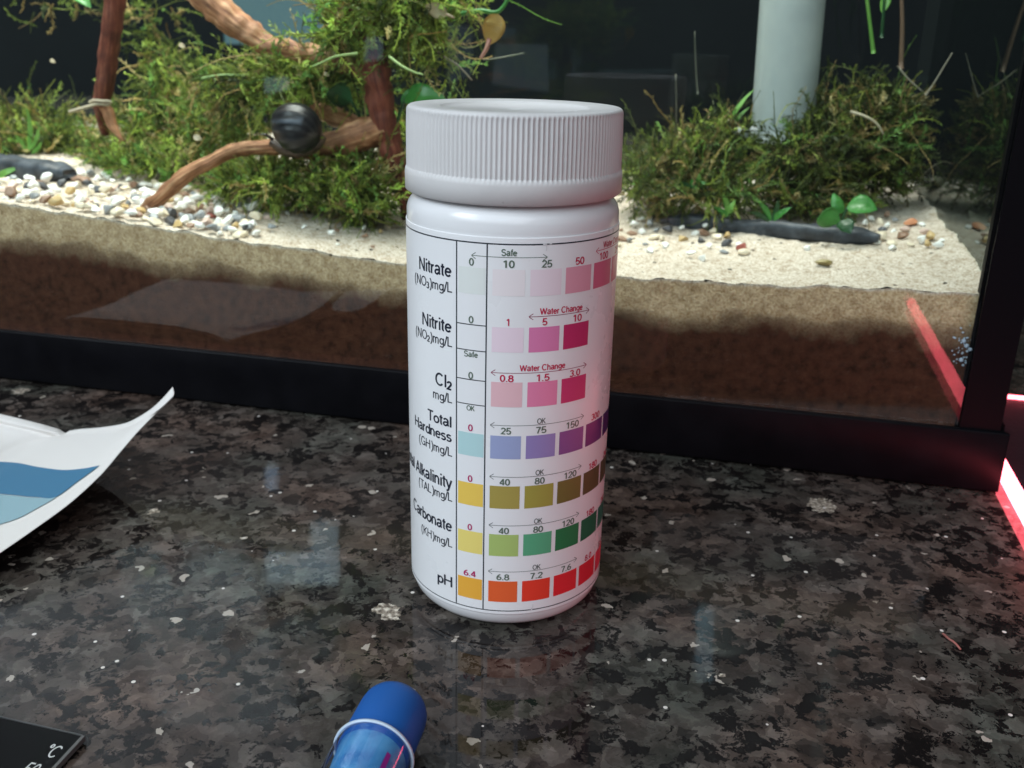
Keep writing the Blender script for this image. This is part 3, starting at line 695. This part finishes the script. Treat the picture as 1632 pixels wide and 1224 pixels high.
cp = [(.0165, .0901), (.0195, .0901), (.02010, .0905), (.02012, .0935), (.02000, .0942), (.01985, .0945001), (.01985, .0946), (.01985, .096), (.01982, .099), (.0198, .1015), (.01975, .1030), (.01972, .1036), (.01970, .1043), (.01962, .1047), (.0194, .10502), (.0191, .1052), (.0180, .10525), (.0137, .1051), (.0134, .10495), (.0131, .1046), (.0015, .1046), (.0009, .1044), (.00005, .1043)]
V, Fs = lathe(cp, nr_ * sub, (BX, BY, 0), ribr); mk('cap', bs(V), Fs, M_cap, bot)
LR = .02008
V, Fs = lathe([(.01991, .0107), (LR - .00002, .0107), (LR, .01076), (LR, .0109), (LR, .0300), (LR, .0650), (LR, .0847), (LR, .08484), (LR - .00002, .0849), (.01991, .0849)], 160, (BX, BY, 0)); label = mk('label', bs(V), Fs, M_lab, bot)
for p in label.data.polygons: p.use_smooth = True
def cylp(a, z, lift=.00003):          # arc and height in mm on the label
    t = a / 20.0; r = LR + lift
    return bs((BX + r * math.sin(t), BY - r * math.cos(t), z / 1000))
INK = {}
def ink(c):
    if c not in INK: INK[c] = mat('ink_%d' % len(INK), c, .32, .4)
    return INK[c]
def srgb(r, g, b):
    f = lambda v: ((v / 255 + .055) / 1.055) ** 2.4 if v > 10 else v / 255 / 12.92
    return (round(f(r), 4), round(f(g), 4), round(f(b), 4))
def patch(name, a0, a1, z0, z1, c, lift=.00003, n=None):
    n = n or max(2, int(abs(a1 - a0) / .7) + 1); V = []
    for i in range(n):
        a = a0 + (a1 - a0) * i / (n - 1); V += [cylp(a, z0, lift), cylp(a, z1, lift)]
    return mk(name, V, [(2 * i, 2 * i + 2, 2 * i + 3, 2 * i + 1) for i in range(n - 1)], ink(c), label)
# plain grotesque lettering drawn as strokes: capital height 1, each glyph = (advance, strokes)
def E(cx, cy, rx, ry, a0, a1, n=16):
    return [(cx + rx * math.cos(R(a0 + (a1 - a0) * k / n)), cy + ry * math.sin(R(a0 + (a1 - a0) * k / n))) for k in range(n + 1)]
GL = {
 'N': (.84, [[(.09, 0), (.09, 1)], [(.10, .98), (.67, .02)], [(.68, 0), (.68, 1)]]), 'H': (.82, [[(.09, 0), (.09, 1)], [(.09, .53), (.67, .53)], [(.67, 0), (.67, 1)]]),
 'T': (.68, [[(.0, .94), (.64, .94)], [(.32, .94), (.32, 0)]]), 'A': (.74, [[(.04, 0), (.35, .98)], [(.35, .98), (.66, 0)], [(.14, .32), (.56, .32)]]),
 'K': (.76, [[(.09, 0), (.09, 1)], [(.64, 1), (.10, .38)], [(.27, .58), (.68, 0)]]), 'L': (.62, [[(.09, 1), (.09, .06), (.56, .06)]]),
 'C': (.82, [E(.41, .5, .34, .45, 42, 318, 24)]), 'G': (.86, [E(.41, .5, .34, .45, 42, 345, 24), [(.46, .46), (.75, .46)], [(.73, .46), (.73, .02)]]),
 'O': (.88, [E(.43, .5, .36, .45, 0, 360, 28)]), 'S': (.74, [E(.34, .73, .25, .22, 18, 270) + E(.34, .275, .28, .235, 90, -162)[1:]]),
 'W': (1.08, [[(.03, 1), (.27, .03)], [(.27, .03), (.51, .97)], [(.51, .97), (.75, .03)], [(.75, .03), (.99, 1)]]),
 'a': (.60, [E(.27, .48, .19, .20, 158, 0) + [(.46, .40), (.46, .12), (.54, .05)], [(.46, .40)] + E(.24, .21, .17, .16, 80, 285) + [(.46, .22)]]),
 'b': (.62, [[(.08, 0), (.08, 1)], E(.30, .34, .22, .29, 0, 360, 22)]), 'd': (.62, [[(.52, 0), (.52, 1)], E(.30, .34, .22, .29, 0, 360, 22)]),
 'e': (.60, [[(.07, .36), (.51, .36)], E(.29, .34, .22, .29, 4, 322, 22)]), 'f': (.34, [[(.16, 0), (.16, .80)] + E(.29, .82, .13, .13, 180, 85, 6)[1:], [(.01, .68), (.31, .68)]]),
 'g': (.62, [E(.29, .36, .22, .28, 0, 360, 22), [(.51, .70), (.51, -.06)] + E(.29, -.06, .22, .17, 0, -150, 10)[1:]]), 'h': (.60, [[(.08, 0), (.08, 1)], [(.08, .40)] + E(.27, .42, .19, .24, 175, 0, 10) + [(.46, 0)]]),
 'i': (.24, [[(.11, 0), (.11, .70)], [(.11, .87), (.11, 1.0)]]), 'k': (.54, [[(.08, 0), (.08, 1)], [(.45, .70), (.09, .28)], [(.21, .42), (.48, 0)]]), 'l': (.24, [[(.11, 0), (.11, 1)]]),
 'm': (.90, [[(.08, 0), (.08, .70)], [(.08, .42)] + E(.24, .46, .16, .19, 175, 0, 10) + [(.40, 0)], [(.40, .42)] + E(.57, .46, .17, .19, 175, 0, 10) + [(.74, 0)]]),
 'n': (.60, [[(.08, 0), (.08, .70)], [(.08, .40)] + E(.27, .42, .19, .24, 175, 0, 10) + [(.46, 0)]]), 'o': (.62, [E(.30, .34, .24, .29, 0, 360, 22)]),
 'p': (.62, [[(.08, -.28), (.08, .70)], E(.30, .34, .22, .29, 0, 360, 22)]), 'r': (.38, [[(.08, 0), (.08, .70)], E(.28, .40, .20, .24, 175, 80, 8)]),
 's': (.54, [E(.25, .49, .17, .14, 25, 270) + E(.25, .195, .19, .155, 90, -158)[1:]]), 't': (.34, [[(.15, .90), (.15, .16)] + E(.26, .16, .11, .11, 180, 275, 6)[1:], [(.0, .68), (.31, .68)]]),
 'y': (.54, [[(.03, .70), (.26, .03)], [(.49, .70), (.24, -.08), (.17, -.20), (.05, -.21)]]), '(': (.42, [E(.44, .38, .38, .70, 118, 242, 12)]), ')': (.42, [E(-.06, .38, .38, .70, 62, -62, 12)]),
 '/': (.34, [[(.02, -.04), (.30, 1.02)]]), '.': (.28, [[(.12, 0), (.12, .14)]]), ' ': (.30, []), '\u00b0': (.40, [E(.18, .86, .12, .12, 0, 360, 14)]),
 '0': (.62, [E(.29, .5, .22, .45, 0, 360, 24)]), '1': (.62, [[(.10, .76), (.33, .95)], [(.34, 1), (.34, 0)]]), '2': (.62, [E(.29, .70, .22, .24, 168, -28, 14) + [(.08, .08), (.54, .06)]]),
 '3': (.62, [E(.28, .735, .20, .205, 155, -90, 14), E(.28, .285, .23, .235, 90, -158, 14)]), '4': (.62, [[(.42, 0), (.42, 1)], [(.42, .96), (.05, .30)], [(.03, .26), (.57, .26)]]),
 '5': (.62, [[(.52, .94), (.15, .94), (.10, .48)] + E(.29, .31, .23, .26, 135, -150, 14)]), '6': (.62, [E(.29, .30, .22, .25, 0, 360, 20), E(.52, .33, .45, .61, 178, 98, 10)]),
 '7': (.62, [[(.05, .94), (.54, .94)], [(.53, .93), (.36, .55), (.23, 0)]]), '8': (.62, [E(.29, .735, .19, .21, 0, 360, 18), E(.29, .275, .23, .235, 0, 360, 20)])}
def ribbon(P, w, lift, V, Fq):
    P = np.array(P); closed = np.linalg.norm(P[0] - P[-1]) < 1e-6
    if closed: P = P[:-1]
    m = len(P); k = len(V)
    for i in range(m):
        a = P[(i - 1) % m] if (closed or i) else P[i]; b = P[(i + 1) % m] if (closed or i < m - 1) else P[i]
        d1 = P[i] - a; d2 = b - P[i]; n1 = np.linalg.norm(d1); n2 = np.linalg.norm(d2)
        d1 = d1 / n1 if n1 else d2 / n2; d2 = d2 / n2 if n2 else d1
        t = d1 + d2; t /= np.linalg.norm(t) + 1e-9; nn = np.array([-t[1], t[0]]); c = max(.5, abs(nn @ np.array([-d1[1], d1[0]])))
        for q in (1, -1): V.append((*(P[i] + nn * q * w / 2 / c), lift))
    for i in range(m if closed else m - 1):
        a = k + 2 * i; b = k + 2 * ((i + 1) % m); Fq.append((a, a + 1, b + 1, b))
def runs(parts, weight):
    # parts: (string, is_subscript); verts in capital heights, left edge 0, baseline 0, third number = layer
    x = 0; V, Fq = [], []; lay = 0
    for st_, subs in parts:
        sc_, dy = (.66, -.12) if subs else (1, 0)
        for ch in st_:
            adv, strokes = GL[ch]
            for P in strokes:
                ribbon([(x + a * sc_, b * sc_ + dy) for a, b in P], weight, lay % 4, V, Fq); lay += 1
            x += adv * sc_
    V = np.array(V); V[:, 0] -= V[:, 0].min(); return V, Fq
def letter(s, a, z, h, c, width=None, align='c', bold=.11, name='lettering'):
    parts = s if isinstance(s, list) else [(s, False)]
    V, Fq = runs(parts, bold); w = V[:, 0].max(); sx = (width / w) if width else h
    X = V[:, 0] * sx; X += {'c': a - X.max() / 2, 'r': a - X.max(), 'l': a}[align]
    Z = z - h / 2 + V[:, 1] * h
    return mk(name, [cylp(x, q, .00005 + l_ * 2.5e-6) for x, q, l_ in zip(X, Z, V[:, 2])], Fq, ink(c), label, smooth=False)
NAVY = (.012, .016, .030); GREEN = (.11, .15, .115); GREY = (.13, .145, .14); MAG = (.42, .015, .12); RED = (.50, .015, .07); LINE = (.03, .035, .045)
patch('ruled_line', -62.8, 62.8, 83.68, 83.92, LINE, n=160); patch('ruled_line', -62.8, 62.8, 11.4, 11.6, LINE, n=160)
for a in (-9.87, -4.2): patch('ruled_line', a - .12, a + .12, 11.6, 83.68, LINE)
for z in (69.15, 64.4, 58.85, 54.1): patch('ruled_line', -9.75, -4.32, z - .09, z + .09, LINE)
COLX = [(-9.5, -4.45), (-3.2, 2.4), (3.32, 9.0), (9.85, 15.6), (16.35, 22.35), (23.0, 28.8)]
ROWS = [(74.75, 79.45), (64.5, 69.1), (54.15, 58.9), (43.9, 48.5), (33.72, 38.38), (23.6, 28.25), (13.5, 18.1)]
REF = [(196, 204, 217), (197, 203, 214), (196, 194, 206), (195, 178, 190), (190, 160, 170), (185, 150, 160)]
def prefix(cols, row):
    for k, c in enumerate(cols):
        if not c: continue
        a, b = srgb(*c), srgb(*REF[k])
        patch('colour_swatch', *COLX[k], *ROWS[row], tuple(round(min(.80, .80 * x / y), 4) for x, y in zip(a, b)))
prefix([(188, 199, 208), (200, 196, 208), (198, 181, 199), (186, 120, 142), (168, 72, 98), (160, 60, 90)], 0)
prefix([None, (202, 186, 206), (184, 106, 154), (160, 36, 82), None, None], 1)
prefix([None, (192, 160, 175), (192, 110, 150), (168, 42, 88), None, None], 2)
prefix([(150, 186, 200), (130, 143, 186), (124, 110, 165), (104, 60, 115), (74, 28, 82), (60, 25, 70)], 3)
prefix([(208, 172, 84), (140, 130, 70), (136, 126, 62), (96, 80, 42), (74, 54, 34), (66, 48, 34)], 4)
prefix([(210, 187, 112), (142, 166, 102), (76, 140, 112), (36, 92, 60), (26, 68, 50), (30, 70, 60)], 5)
prefix([(206, 150, 60), (192, 84, 46), (194, 52, 40), (190, 32, 42), (178, 26, 40), (185, 28, 55)], 6)
for s, a, z, h, w in ((('Nitrate'), -10.9, 78.35, 2.35, 8.6), ('Nitrite', -10.9, 68.2, 2.35, 7.7), ('Total', -10.95, 49.8, 2.15, 6.2), ('Hardness', -10.9, 46.85, 2.1, 11.4), ('Total Alkalinity', -10.8, 37.4, 2.5, 18.6), ('Carbonate', -10.85, 28.25, 2.45, 13.2), ('pH', -10.8, 15.9, 2.3, 3.8)):
    letter(s, a, z, h, NAVY, w, 'r', .15)
letter([('Cl', False), ('2', True)], -10.85, 57.6, 2.45, NAVY, 4.0, 'r', .145)
for p, z, w in (([('(NO', False), ('3', True), (')mg/L', False)], 75.3, 10.5), ([('(NO', False), ('2', True), (')mg/L', False)], 65.25, 10.4), ([('mg/L', False)], 54.45, 4.7), ([('(GH)mg/L', False)], 43.75, 9.6), ([('(TAL)mg/L', False)], 34.4, 10.0), ([('(KH)mg/L', False)], 24.5, 9.1)):
    letter(p, -10.8, z, 1.8, NAVY, w, 'r', .12)
NX = [-7.0, -.42, 6.15, 12.75, 19.35, 25.9]
for z, c_, txt in ((80.4, [GREEN, GREEN, GREEN, RED, RED, RED], ['0', '10', '25', '50', '100', '250']), (70.05, [GREEN, RED, RED, RED], ['0', '1', '5', '10']), (59.65, [GREEN, RED, RED, RED], ['0', '0.8', '1.5', '3.0']),
                   (49.5, [MAG, GREEN, GREEN, GREEN, RED], ['0', '25', '75', '150', '300']), (39.25, [MAG, GREEN, GREEN, GREEN, RED, RED], ['0', '40', '80', '120', '180', '240']), (29.08, [MAG, GREEN, GREEN, GREEN, RED, RED], ['0', '40', '80', '120', '180', '240']),
                   (19.05, [MAG, GREEN, GREEN, GREEN, RED, RED], ['6.4', '6.8', '7.2', '7.6', '8.0', '8.4'])):
    for k, s in enumerate(txt):
        n = len(s.replace('.', '')); w = {1: .95 if s != '1' else .5, 2: 2.0, 3: 3.0}[n] if '.' not in s else 2.5
        letter(s, NX[k], z, 1.28, c_[k], w, 'c', .17)
def arrow(a0, a1, z, c):
    patch('arrow', a0, a1, z - .055, z + .055, c)
    for a, sg in ((a0, 1), (a1, -1)):
        V, Fq = [], []
        for q in (1, -1):
            k = len(V); V += [cylp(a, z), cylp(a + sg * .75, z + q * .50), cylp(a + sg * .68, z + q * .60), cylp(a - sg * .10, z + q * .07)]; Fq.append((k, k + 1, k + 2, k + 3) if sg * q > 0 else (k + 3, k + 2, k + 1, k))
        mk('arrow_head', V, Fq, ink(c), label, smooth=False)
arrow(-6.95, 6.15, 81.55, GREEN); arrow(16.8, 30.3, 81.55, RED); arrow(3.3, 15.5, 71.05, (.25, .02, .07)); arrow(-3.2, 15.5, 60.65, (.25, .02, .07))
for z in (50.55, 40.25, 30.15, 20.2): arrow(-3.2, 15.45, z, GREY); letter('OK', 6.1, z + .72, 1.05, GREY, 1.65, 'c', .17)
letter('Safe', -.4, 82.4, 1.15, GREEN, 2.7, 'c', .17); letter('Safe', -7.0, 63.68, 1.08, GREEN, 2.7, 'c', .17); letter('OK', -7.0, 53.36, .98, GREEN, 1.6, 'c', .17)
letter('Water Change', 9.5, 71.95, 1.15, RED, 8.7, 'c', .17); letter('Water Change', 6.15, 61.6, 1.15, RED, 8.7, 'c', .17); letter('Water Change', 23.2, 82.4, 1.15, RED, 8.7, 'c', .17)

for a, z, w, h in ((5.35, 83.78, .5, .42), (5.9, 83.3, .16, 1.3), (6.5, 83.9, .5, .3), (5.15, 11.7, .35, .5), (5.5, 12.3, .14, .9)):
    patch('scuff', a, a + w, z - h / 2, z + h / 2, (.66, .66, .67), .00007, 3)

# ------------------------------------------------------------------ printed leaflet with a curling corner
TE = [(276, 620, .026), (258, 640, .0225), (236, 659, .0185), (203, 677, .0135), (166, 684, .0098), (130, 687, .0072), (104, 689, .0052), (62, 678, .0068), (0, 663, .0082), (-90, 645, .009), (-200, 628, .009)]
RE = [(276, 620, .026), (277, 634, .0245), (262, 650, .0212), (243, 668, .0185), (218, 694, .0155), (190, 727, .0128), (160, 762, .0104), (112, 806, .0080), (52, 850, .0062), (0, 886, .0052), (-80, 940, .0045), (-190, 1010, .0045)]
te = catmull([onz(*p) for p in TE], 8); re_ = catmull([onz(*p) for p in RE], 8); tip = te[0]
nu, nv = len(te), len(re_)
PS = np.zeros((nu, nv, 3))
for i in range(nu):
    for j in range(nv):
        P = te[i] + re_[j] - tip; P[2] = .0012 + (te[i][2] - .001) * (re_[j][2] - .001) / (tip[2] - .001)
        P[2] -= .0009 * max(0, 1 - abs(i - 48 - j * .12) / 2.2) * math.exp(-j / 40); wv = .0012 * math.sin(i / nu * 5.0 + j / nv * 3) * min(1, i / 12, j / 12); P[2] = max(.0009, P[2] + wv * .5 + .0005); PS[i, j] = P
lea = thing('paper_leaflet', (tip[0] - .04, tip[1] - .03, 0), 'white paper leaflet with blue wave print and one corner curling up at the left', 'leaflet')
V = PS.reshape(-1, 3); Fs = grid_faces(nu, nv)
V2 = np.concatenate([V, V - np.array([0, 0, .00011])]); k = len(V)
Fs2 = Fs + [tuple(q + k for q in reversed(f)) for f in Fs]
for i in range(nu - 1): a = i * nv; Fs2.append((a, a + k, a + nv + k, a + nv))
for j in range(nv - 1): Fs2.append((j, j + 1, j + 1 + k, j + k))
mk('sheet', V2, Fs2, mat('white_paper', (.70, .67, .64), .55, .3), lea)
pxs = proj(V)
gu, gv = np.gradient(PS, axis=(0, 1)); NN = np.cross(gu.reshape(-1, 3), gv.reshape(-1, 3)); NN /= np.linalg.norm(NN, axis=1)[:, None]; NN *= np.sign(NN[:, 2:])
def uv_at(x, y):
    i = np.argmin((pxs[:, 0] - x) ** 2 + (pxs[:, 1] - y) ** 2); u0, v0 = divmod(i, nv); u, v = float(u0), float(v0)
    for _ in range(8):
        p = proj(S_uv(u, v)); e = np.array([x, y]) - p; J = np.stack([(proj(S_uv(u + .05, v)) - p) / .05, (proj(S_uv(u, v + .05)) - p) / .05], 1)
        st = np.linalg.lstsq(J, e, rcond=None)[0]; u = min(nu - 1.01, max(0, u + st[0])); v = min(nv - 1.01, max(0, v + st[1]))
    return u, v
def S_uv(u, v, G=None):
    G = PS if G is None else G
    u = min(nu - 1.001, max(0, u)); v = min(nv - 1.001, max(0, v)); i, j = int(u), int(v); a, b = u - i, v - j
    return (G[i, j] * (1 - a) + G[i + 1, j] * a) * (1 - b) + (G[i, j + 1] * (1 - a) + G[i + 1, j + 1] * a) * b
NG = NN.reshape(nu, nv, 3)
def wave(name, top, low, m):
    a = catmull([np.array(uv_at(*p)) for p in top], 10); b = catmull([np.array(uv_at(*p)) for p in low], 10)
    n = 60; a = np.stack([np.interp(np.linspace(0, len(a) - 1, n), np.arange(len(a)), a[:, q]) for q in (0, 1)], 1); b = np.stack([np.interp(np.linspace(0, len(b) - 1, n), np.arange(len(b)), b[:, q]) for q in (0, 1)], 1)
    V = []; kk = 14
    for i in range(n):
        for j in range(kk):
            u, v = a[i] + (b[i] - a[i]) * j / (kk - 1); P = S_uv(u, v); N_ = S_uv(u, v, NG); V.append(P + N_ * .00022)
    return mk(name, V, grid_faces(n, kk), m, lea)
wave('dark_wave', [(158, 743), (130, 748), (100, 750), (60, 745), (30, 739), (0, 737), (-40, 740)], [(158, 743.6), (125, 768), (90, 793), (60, 793.5), (30, 791), (0, 788), (-40, 782)], mat('blue_ink', (.045, .165, .285), .5, .3))
wave('pale_wave', [(89, 794), (60, 794.5), (30, 792), (0, 789), (-40, 783)], [(89, 794.5), (60, 811), (32, 826), (0, 837), (-40, 850)], mat('pale_blue_ink', (.25, .39, .44), .5, .3))

# ------------------------------------------------------------------ capped test tube
A0 = onz(630, 1131, .0066); A1 = onz(585, 1224, .0066); ax = A1 - A0; ax[2] = 0; ax /= np.linalg.norm(ax)
sd = np.cross([0, 0, 1], ax); upv = np.array([0, 0, 1.0])
tube = thing('capped_tube', (A0 + ax * .02) * np.array([1, 1, 0]), 'clear tube with a blue cap lying on the granite in front of the bottle', 'tube')
def turned(name, prof, m, n=56):
    V = [A0 + ax * x + (sd * math.cos(2 * math.pi * i / n) + upv * math.sin(2 * math.pi * i / n)) * r for i in range(n) for x, r in prof]
    return mk(name, V, grid_faces(n, len(prof), True), m, tube)
M_blue = mat('blue_cap_plastic', (.008, .095, .36), .55, .3)
turned('cap', [(-.0018, .00005), (-.0018, .0030), (-.0015, .0043), (-.0008, .0053), (.0003, .0058), (.0018, .0060), (.0120, .0061), (.0125, .0058)], M_blue)
turned('insert', [(.0118, .0058), (.0150, .0056), (.0180, .0053), (.0215, .0047), (.0230, .0049), (.060, .0049), (.0605, .0001)], noisy('blue_liquid', (.015, .15, .42), (.09, .34, .62), 190, .35, .4, .1))
turned('barrel', [(.0118, .00655), (.0132, .0066), (.070, .0066)], glass_mat('clear_plastic', 1.0, 1.5, (.93, .95, .98), inner=1.05))
turned('lip', [(.0113, .0064), (.0112, .00665), (.0113, .0069), (.0117, .0069), (.0118, .00665), (.0116, .0064), (.0113, .0064)], mat('frosted_rim', (.55, .66, .78), .3, .5))
V = [];
for i in range(9):
    for t_ in (.30, .44): x = .0155 + .05 * i / 8; an = math.pi / 2 + (-.75 if True else 0) - t_ + .37; V.append(A0 + ax * x + (sd * math.cos(an) + upv * math.sin(an)) * .00605)
mk('stripe', V, [(2 * i, 2 * i + 2, 2 * i + 3, 2 * i + 1) for i in range(8)], mat('magenta_ink', (.36, .02, .28), .4), tube)

# ------------------------------------------------------------------ black thermometer card
c0, c1, c2 = onz(133, 1173, .0014), onz(0, 1143, .0014), onz(86, 1224, .0014)
e1 = c1 - c0; e1 /= np.linalg.norm(e1); e2 = c2 - c0; e2 -= e1 * (e2 @ e1) * .0; e2 /= np.linalg.norm(e2)
card = thing('thermometer_card', (c0[0] - .02, c0[1] - .01, 0), 'black card marked in degrees lying at the lower left corner of the counter', 'thermometer')
def CP(a, b, z): P = c0 + e1 * a + e2 * b; return np.array([P[0], P[1], z])
V, Fs = [], []; box(V, Fs, 0, .06, 0, .07, .0004, .0014, fn=CP); bevel(mk('plate', V, Fs, mat('gloss_black', (.003, .003, .0035), .35, .10), card, smooth=False), .0002)
V, Fs = [], []; box(V, Fs, -.0003, .0003, .0, .07, .0005, .0015, fn=CP); mk('edge_strip', V, Fs, mat('grey_edge', (.10, .095, .09), .4), card, smooth=False)  # lighter strip along one edge of the card
V, Fs = [], []; box(V, Fs, .0003, .06, -.0002, .0001, .0005, .0015, fn=CP); mk('edge_strip', V, Fs, mat('dull_edge', (.05, .05, .05), .4), card, smooth=False)
def card_text(s, x, y, hpx, bold=.11):
    V, Fq = runs([(s, False)], bold); k = hpx * np.linalg.norm(onz(x, y) - O) / F
    ex = -e1; ey = np.cross([0, 0, 1], ex); P0 = onz(x, y, .00150); ex2 = ex; X = V[:, 0] - V[:, 0].max() / 2
    mk('lettering', [P0 + ex2 * a * k + ey * (b - .5) * k * 1.35 + np.array([0, 0, l_ * 2.5e-6]) for a, b, l_ in zip(X, V[:, 1], V[:, 2])], Fq, mat('white_print', (.62, .62, .60), .5), card, smooth=False)
card_text('\u00b0C', 84, 1197, 17); card_text('50', 50, 1226, 17)

# ------------------------------------------------------------------ light edged mat at the right
pad = thing('light_edged_mat', T(.15, -.1, 0), 'dark mat with a glowing red light tube round its edge beside the tank', 'mat')
s0, s1, d0, d1, cr_ = .0046, .30, -.205, .0755, .012
def rrect(inset):
    P = []
    for cs, cd, a0 in ((s1 - cr_, d1 - cr_, 0), (s0 + cr_, d1 - cr_, 90), (s0 + cr_, d0 + cr_, 180), (s1 - cr_, d0 + cr_, 270)):
        for k in range(9): a = R(a0 + k * 90 / 8); P.append((cs + (cr_ - inset) * math.cos(a), cd + (cr_ - inset) * math.sin(a)))
    return P
rr_ = rrect(.0012); V = [T(s, d, .0004) for s, d in rr_] + [T(s, d, .0036) for s, d in rr_]; n = len(rr_)
Fs = [tuple(range(n, 2 * n)), tuple(range(n - 1, -1, -1))] + [(i, (i + 1) % n, n + (i + 1) % n, n + i) for i in range(n)]
mk('pad', V, Fs, noisy('dark_mat_cloth', (.020, .012, .018), (.03, .018, .026), 700, .5, .3, .2), pad, smooth=False)
rr_ = rrect(0); dense = []; pts = [T(s, d, .0024) for s, d in rr_[8:19]] + [T(s0, d0 + .004, .0024)]
for a, b in zip(pts[:-1], pts[1:]):
    for k in range(6): dense.append(a + (b - a) * k / 6)
V, Fs, _ = sweep(dense + [pts[-1]], [.0021] * (len(dense) + 1), 10)
M_led = mat('red_light_tube', (.3, .02, .05), .4, .3, (1.0, .125, .165), 14); t = NT(M_led)
t.l(t.math('MULTIPLY_ADD' if False else 'MULTIPLY', t.ramp(t.noise(t.n('ShaderNodeTexCoord').outputs['Object'], 260, 2).outputs['Fac'], [(.3, (.6, .6, .6)), (.7, (1, 1, 1))]), 15.0), t.p.inputs['Emission Strength'])
mk('light_tube', V, Fs, M_led, pad)

# ------------------------------------------------------------------ glowing panels added for the teal glow and the reflections
def glow_panel(cx, cz, w, h, y, strength, color, label, group=None):
    t = thing('added_glow_panel', (cx, y, cz), label, 'light panel', group)
    V, Fs = [], []; box(V, Fs, cx - w / 2, cx + w / 2, y, y + .004, cz - h / 2, cz + h / 2, fn=lambda a, b, c: np.array([a, b, c]))
    mk('pane', V, Fs, mat('lit_panel', (.1, .1, .1), .5, .2, color, strength), t, smooth=False)
    V, Fs = [], []; e = .012
    for q in ((cx - w / 2 - e, cx - w / 2, cz - h / 2 - e, cz + h / 2 + e), (cx + w / 2, cx + w / 2 + e, cz - h / 2 - e, cz + h / 2 + e), (cx - w / 2, cx + w / 2, cz - h / 2 - e, cz - h / 2), (cx - w / 2, cx + w / 2, cz + h / 2, cz + h / 2 + e)):
        box(V, Fs, q[0], q[1], y - .004, y + .006, q[2], q[3], fn=lambda a, b, c: np.array([a, b, c]))
    mk('frame', V, Fs, M_wall, t, smooth=False)
def mirror_at(x, y, Y):       # where a thing at distance Y must be to show in the stone at this picture position
    d = ray(x, y); P = onz(x, y); d = d * np.array([1, 1, -1]); t = (Y - P[1]) / d[1]; return P + d * t
def mpane(x0, x1, y0, y1, st, c, label):
    a = mirror_at(x0, y1, 1.2); b = mirror_at(x1, y0, 1.2)
    glow_panel((a[0] + b[0]) / 2, (a[2] + b[2]) / 2, abs(b[0] - a[0]), abs(a[2] - b[2]), 1.2, st, c, label)
a, b = [O + ray(*q) * (1.2 / ray(*q)[1]) for q in ((358, 70), (508, -190))]
glow_panel((a[0] + b[0]) / 2, (a[2] + b[2]) / 2, b[0] - a[0], b[2] - a[2], 1.2, .15, (.36, .85, 1.0), 'dim teal added glow panel seen through the tank at the upper left')
# dim panels added behind the viewer for the reflections in the front glass
def gpane(x0, x1, y0, y1, st, c, label, D=2.0):
    q = []
    for x, y in ((x0, y1), (x1, y1), (x1, y0), (x0, y0)):
        x += rnd.uniform(-.16, .16) * (x1 - x0); y += rnd.uniform(-.16, .16) * (y1 - y0); P = on(x, y, .0022); d = ray(x, y); d = d / np.linalg.norm(d); d = d - 2 * (d @ nb) * nb; q.append(P + d * D / abs(d @ nb))
    t = thing('added_glow_panel', q[0], label, 'light panel'); k = nb * -.01
    mk('pane', q + [p + k for p in q], [(0, 1, 2, 3), (7, 6, 5, 4), (0, 4, 5, 1), (1, 5, 6, 2), (2, 6, 7, 3), (3, 7, 4, 0)], mat('dim_panel', (.1, .1, .1), .6, .2, c, st), t, smooth=False)
gpane(780, 862, 70, 140, .55, (.62, .85, 1.0), 'dim square added panel mirrored in the tank glass above the bottle cap')
gpane(716, 748, 40, 130, .5, (.62, .85, 1.0), 'dim narrow added panel mirrored in the glass by the yellow leaf')
gpane(880, 1095, 121, 126, .45, (.6, .8, .95), 'dim horizontal added bar mirrored in the dark glass right of the cap')
gpane(578, 606, 62, 96, 1.4, (.6, .8, 1.0), 'small blue added panel mirrored on the top of the driftwood trunk')
gpane(424, 456, 120, 146, 1.9, (.5, .78, 1.0), 'small blue added panel mirrored in the glass above the snail')
gpane(432, 474, 190, 219, 2.2, (.5, .75, 1.0), 'blue added panel mirrored in the glass over the snail shell')
# bright panels added behind the viewer, mirrored by glass and stone as blue patches
def spane(x0, x1, y0, y1, st, c, label, D=1.6):
    q = []
    for x, y in ((x0, y1), (x1, y1), (x1, y0), (x0, y0)):
        P = onz(x, y); d = ray(x, y); d = d / np.linalg.norm(d) * np.array([1, 1, -1])
        P = P + d * (((B + nb * .0022 - P) @ nb) / (d @ nb)); d = d - 2 * (d @ nb) * nb; q.append(P + d * D / abs(d @ nb))
    t = thing('added_glow_panel', q[0], label, 'light panel'); k = nb * -.01
    mk('pane', q + [p + k for p in q], [(0, 1, 2, 3), (7, 6, 5, 4), (0, 4, 5, 1), (1, 5, 6, 2), (2, 6, 7, 3), (3, 7, 4, 0)], mat('bright_panel', (.1, .1, .1), .6, .2, c, st), t, smooth=False)
spane(424, 536, 884, 930, 44, (.62, .86, 1.0), 'wide pale blue added panel mirrored in the granite left of the bottle')
spane(495, 536, 836, 883, 36, (.62, .86, 1.0), 'narrow pale blue added panel mirrored in the granite left of the bottle')
spane(1108, 1136, 972, 1085, 28, (.42, .75, .95), 'tall narrow blue added panel mirrored in the granite right of the bottle')
spane(423, 439, 745, 780, 34, (.55, .75, 1.0), 'small blue added panel mirrored in the granite between the leaflet and the bottle')
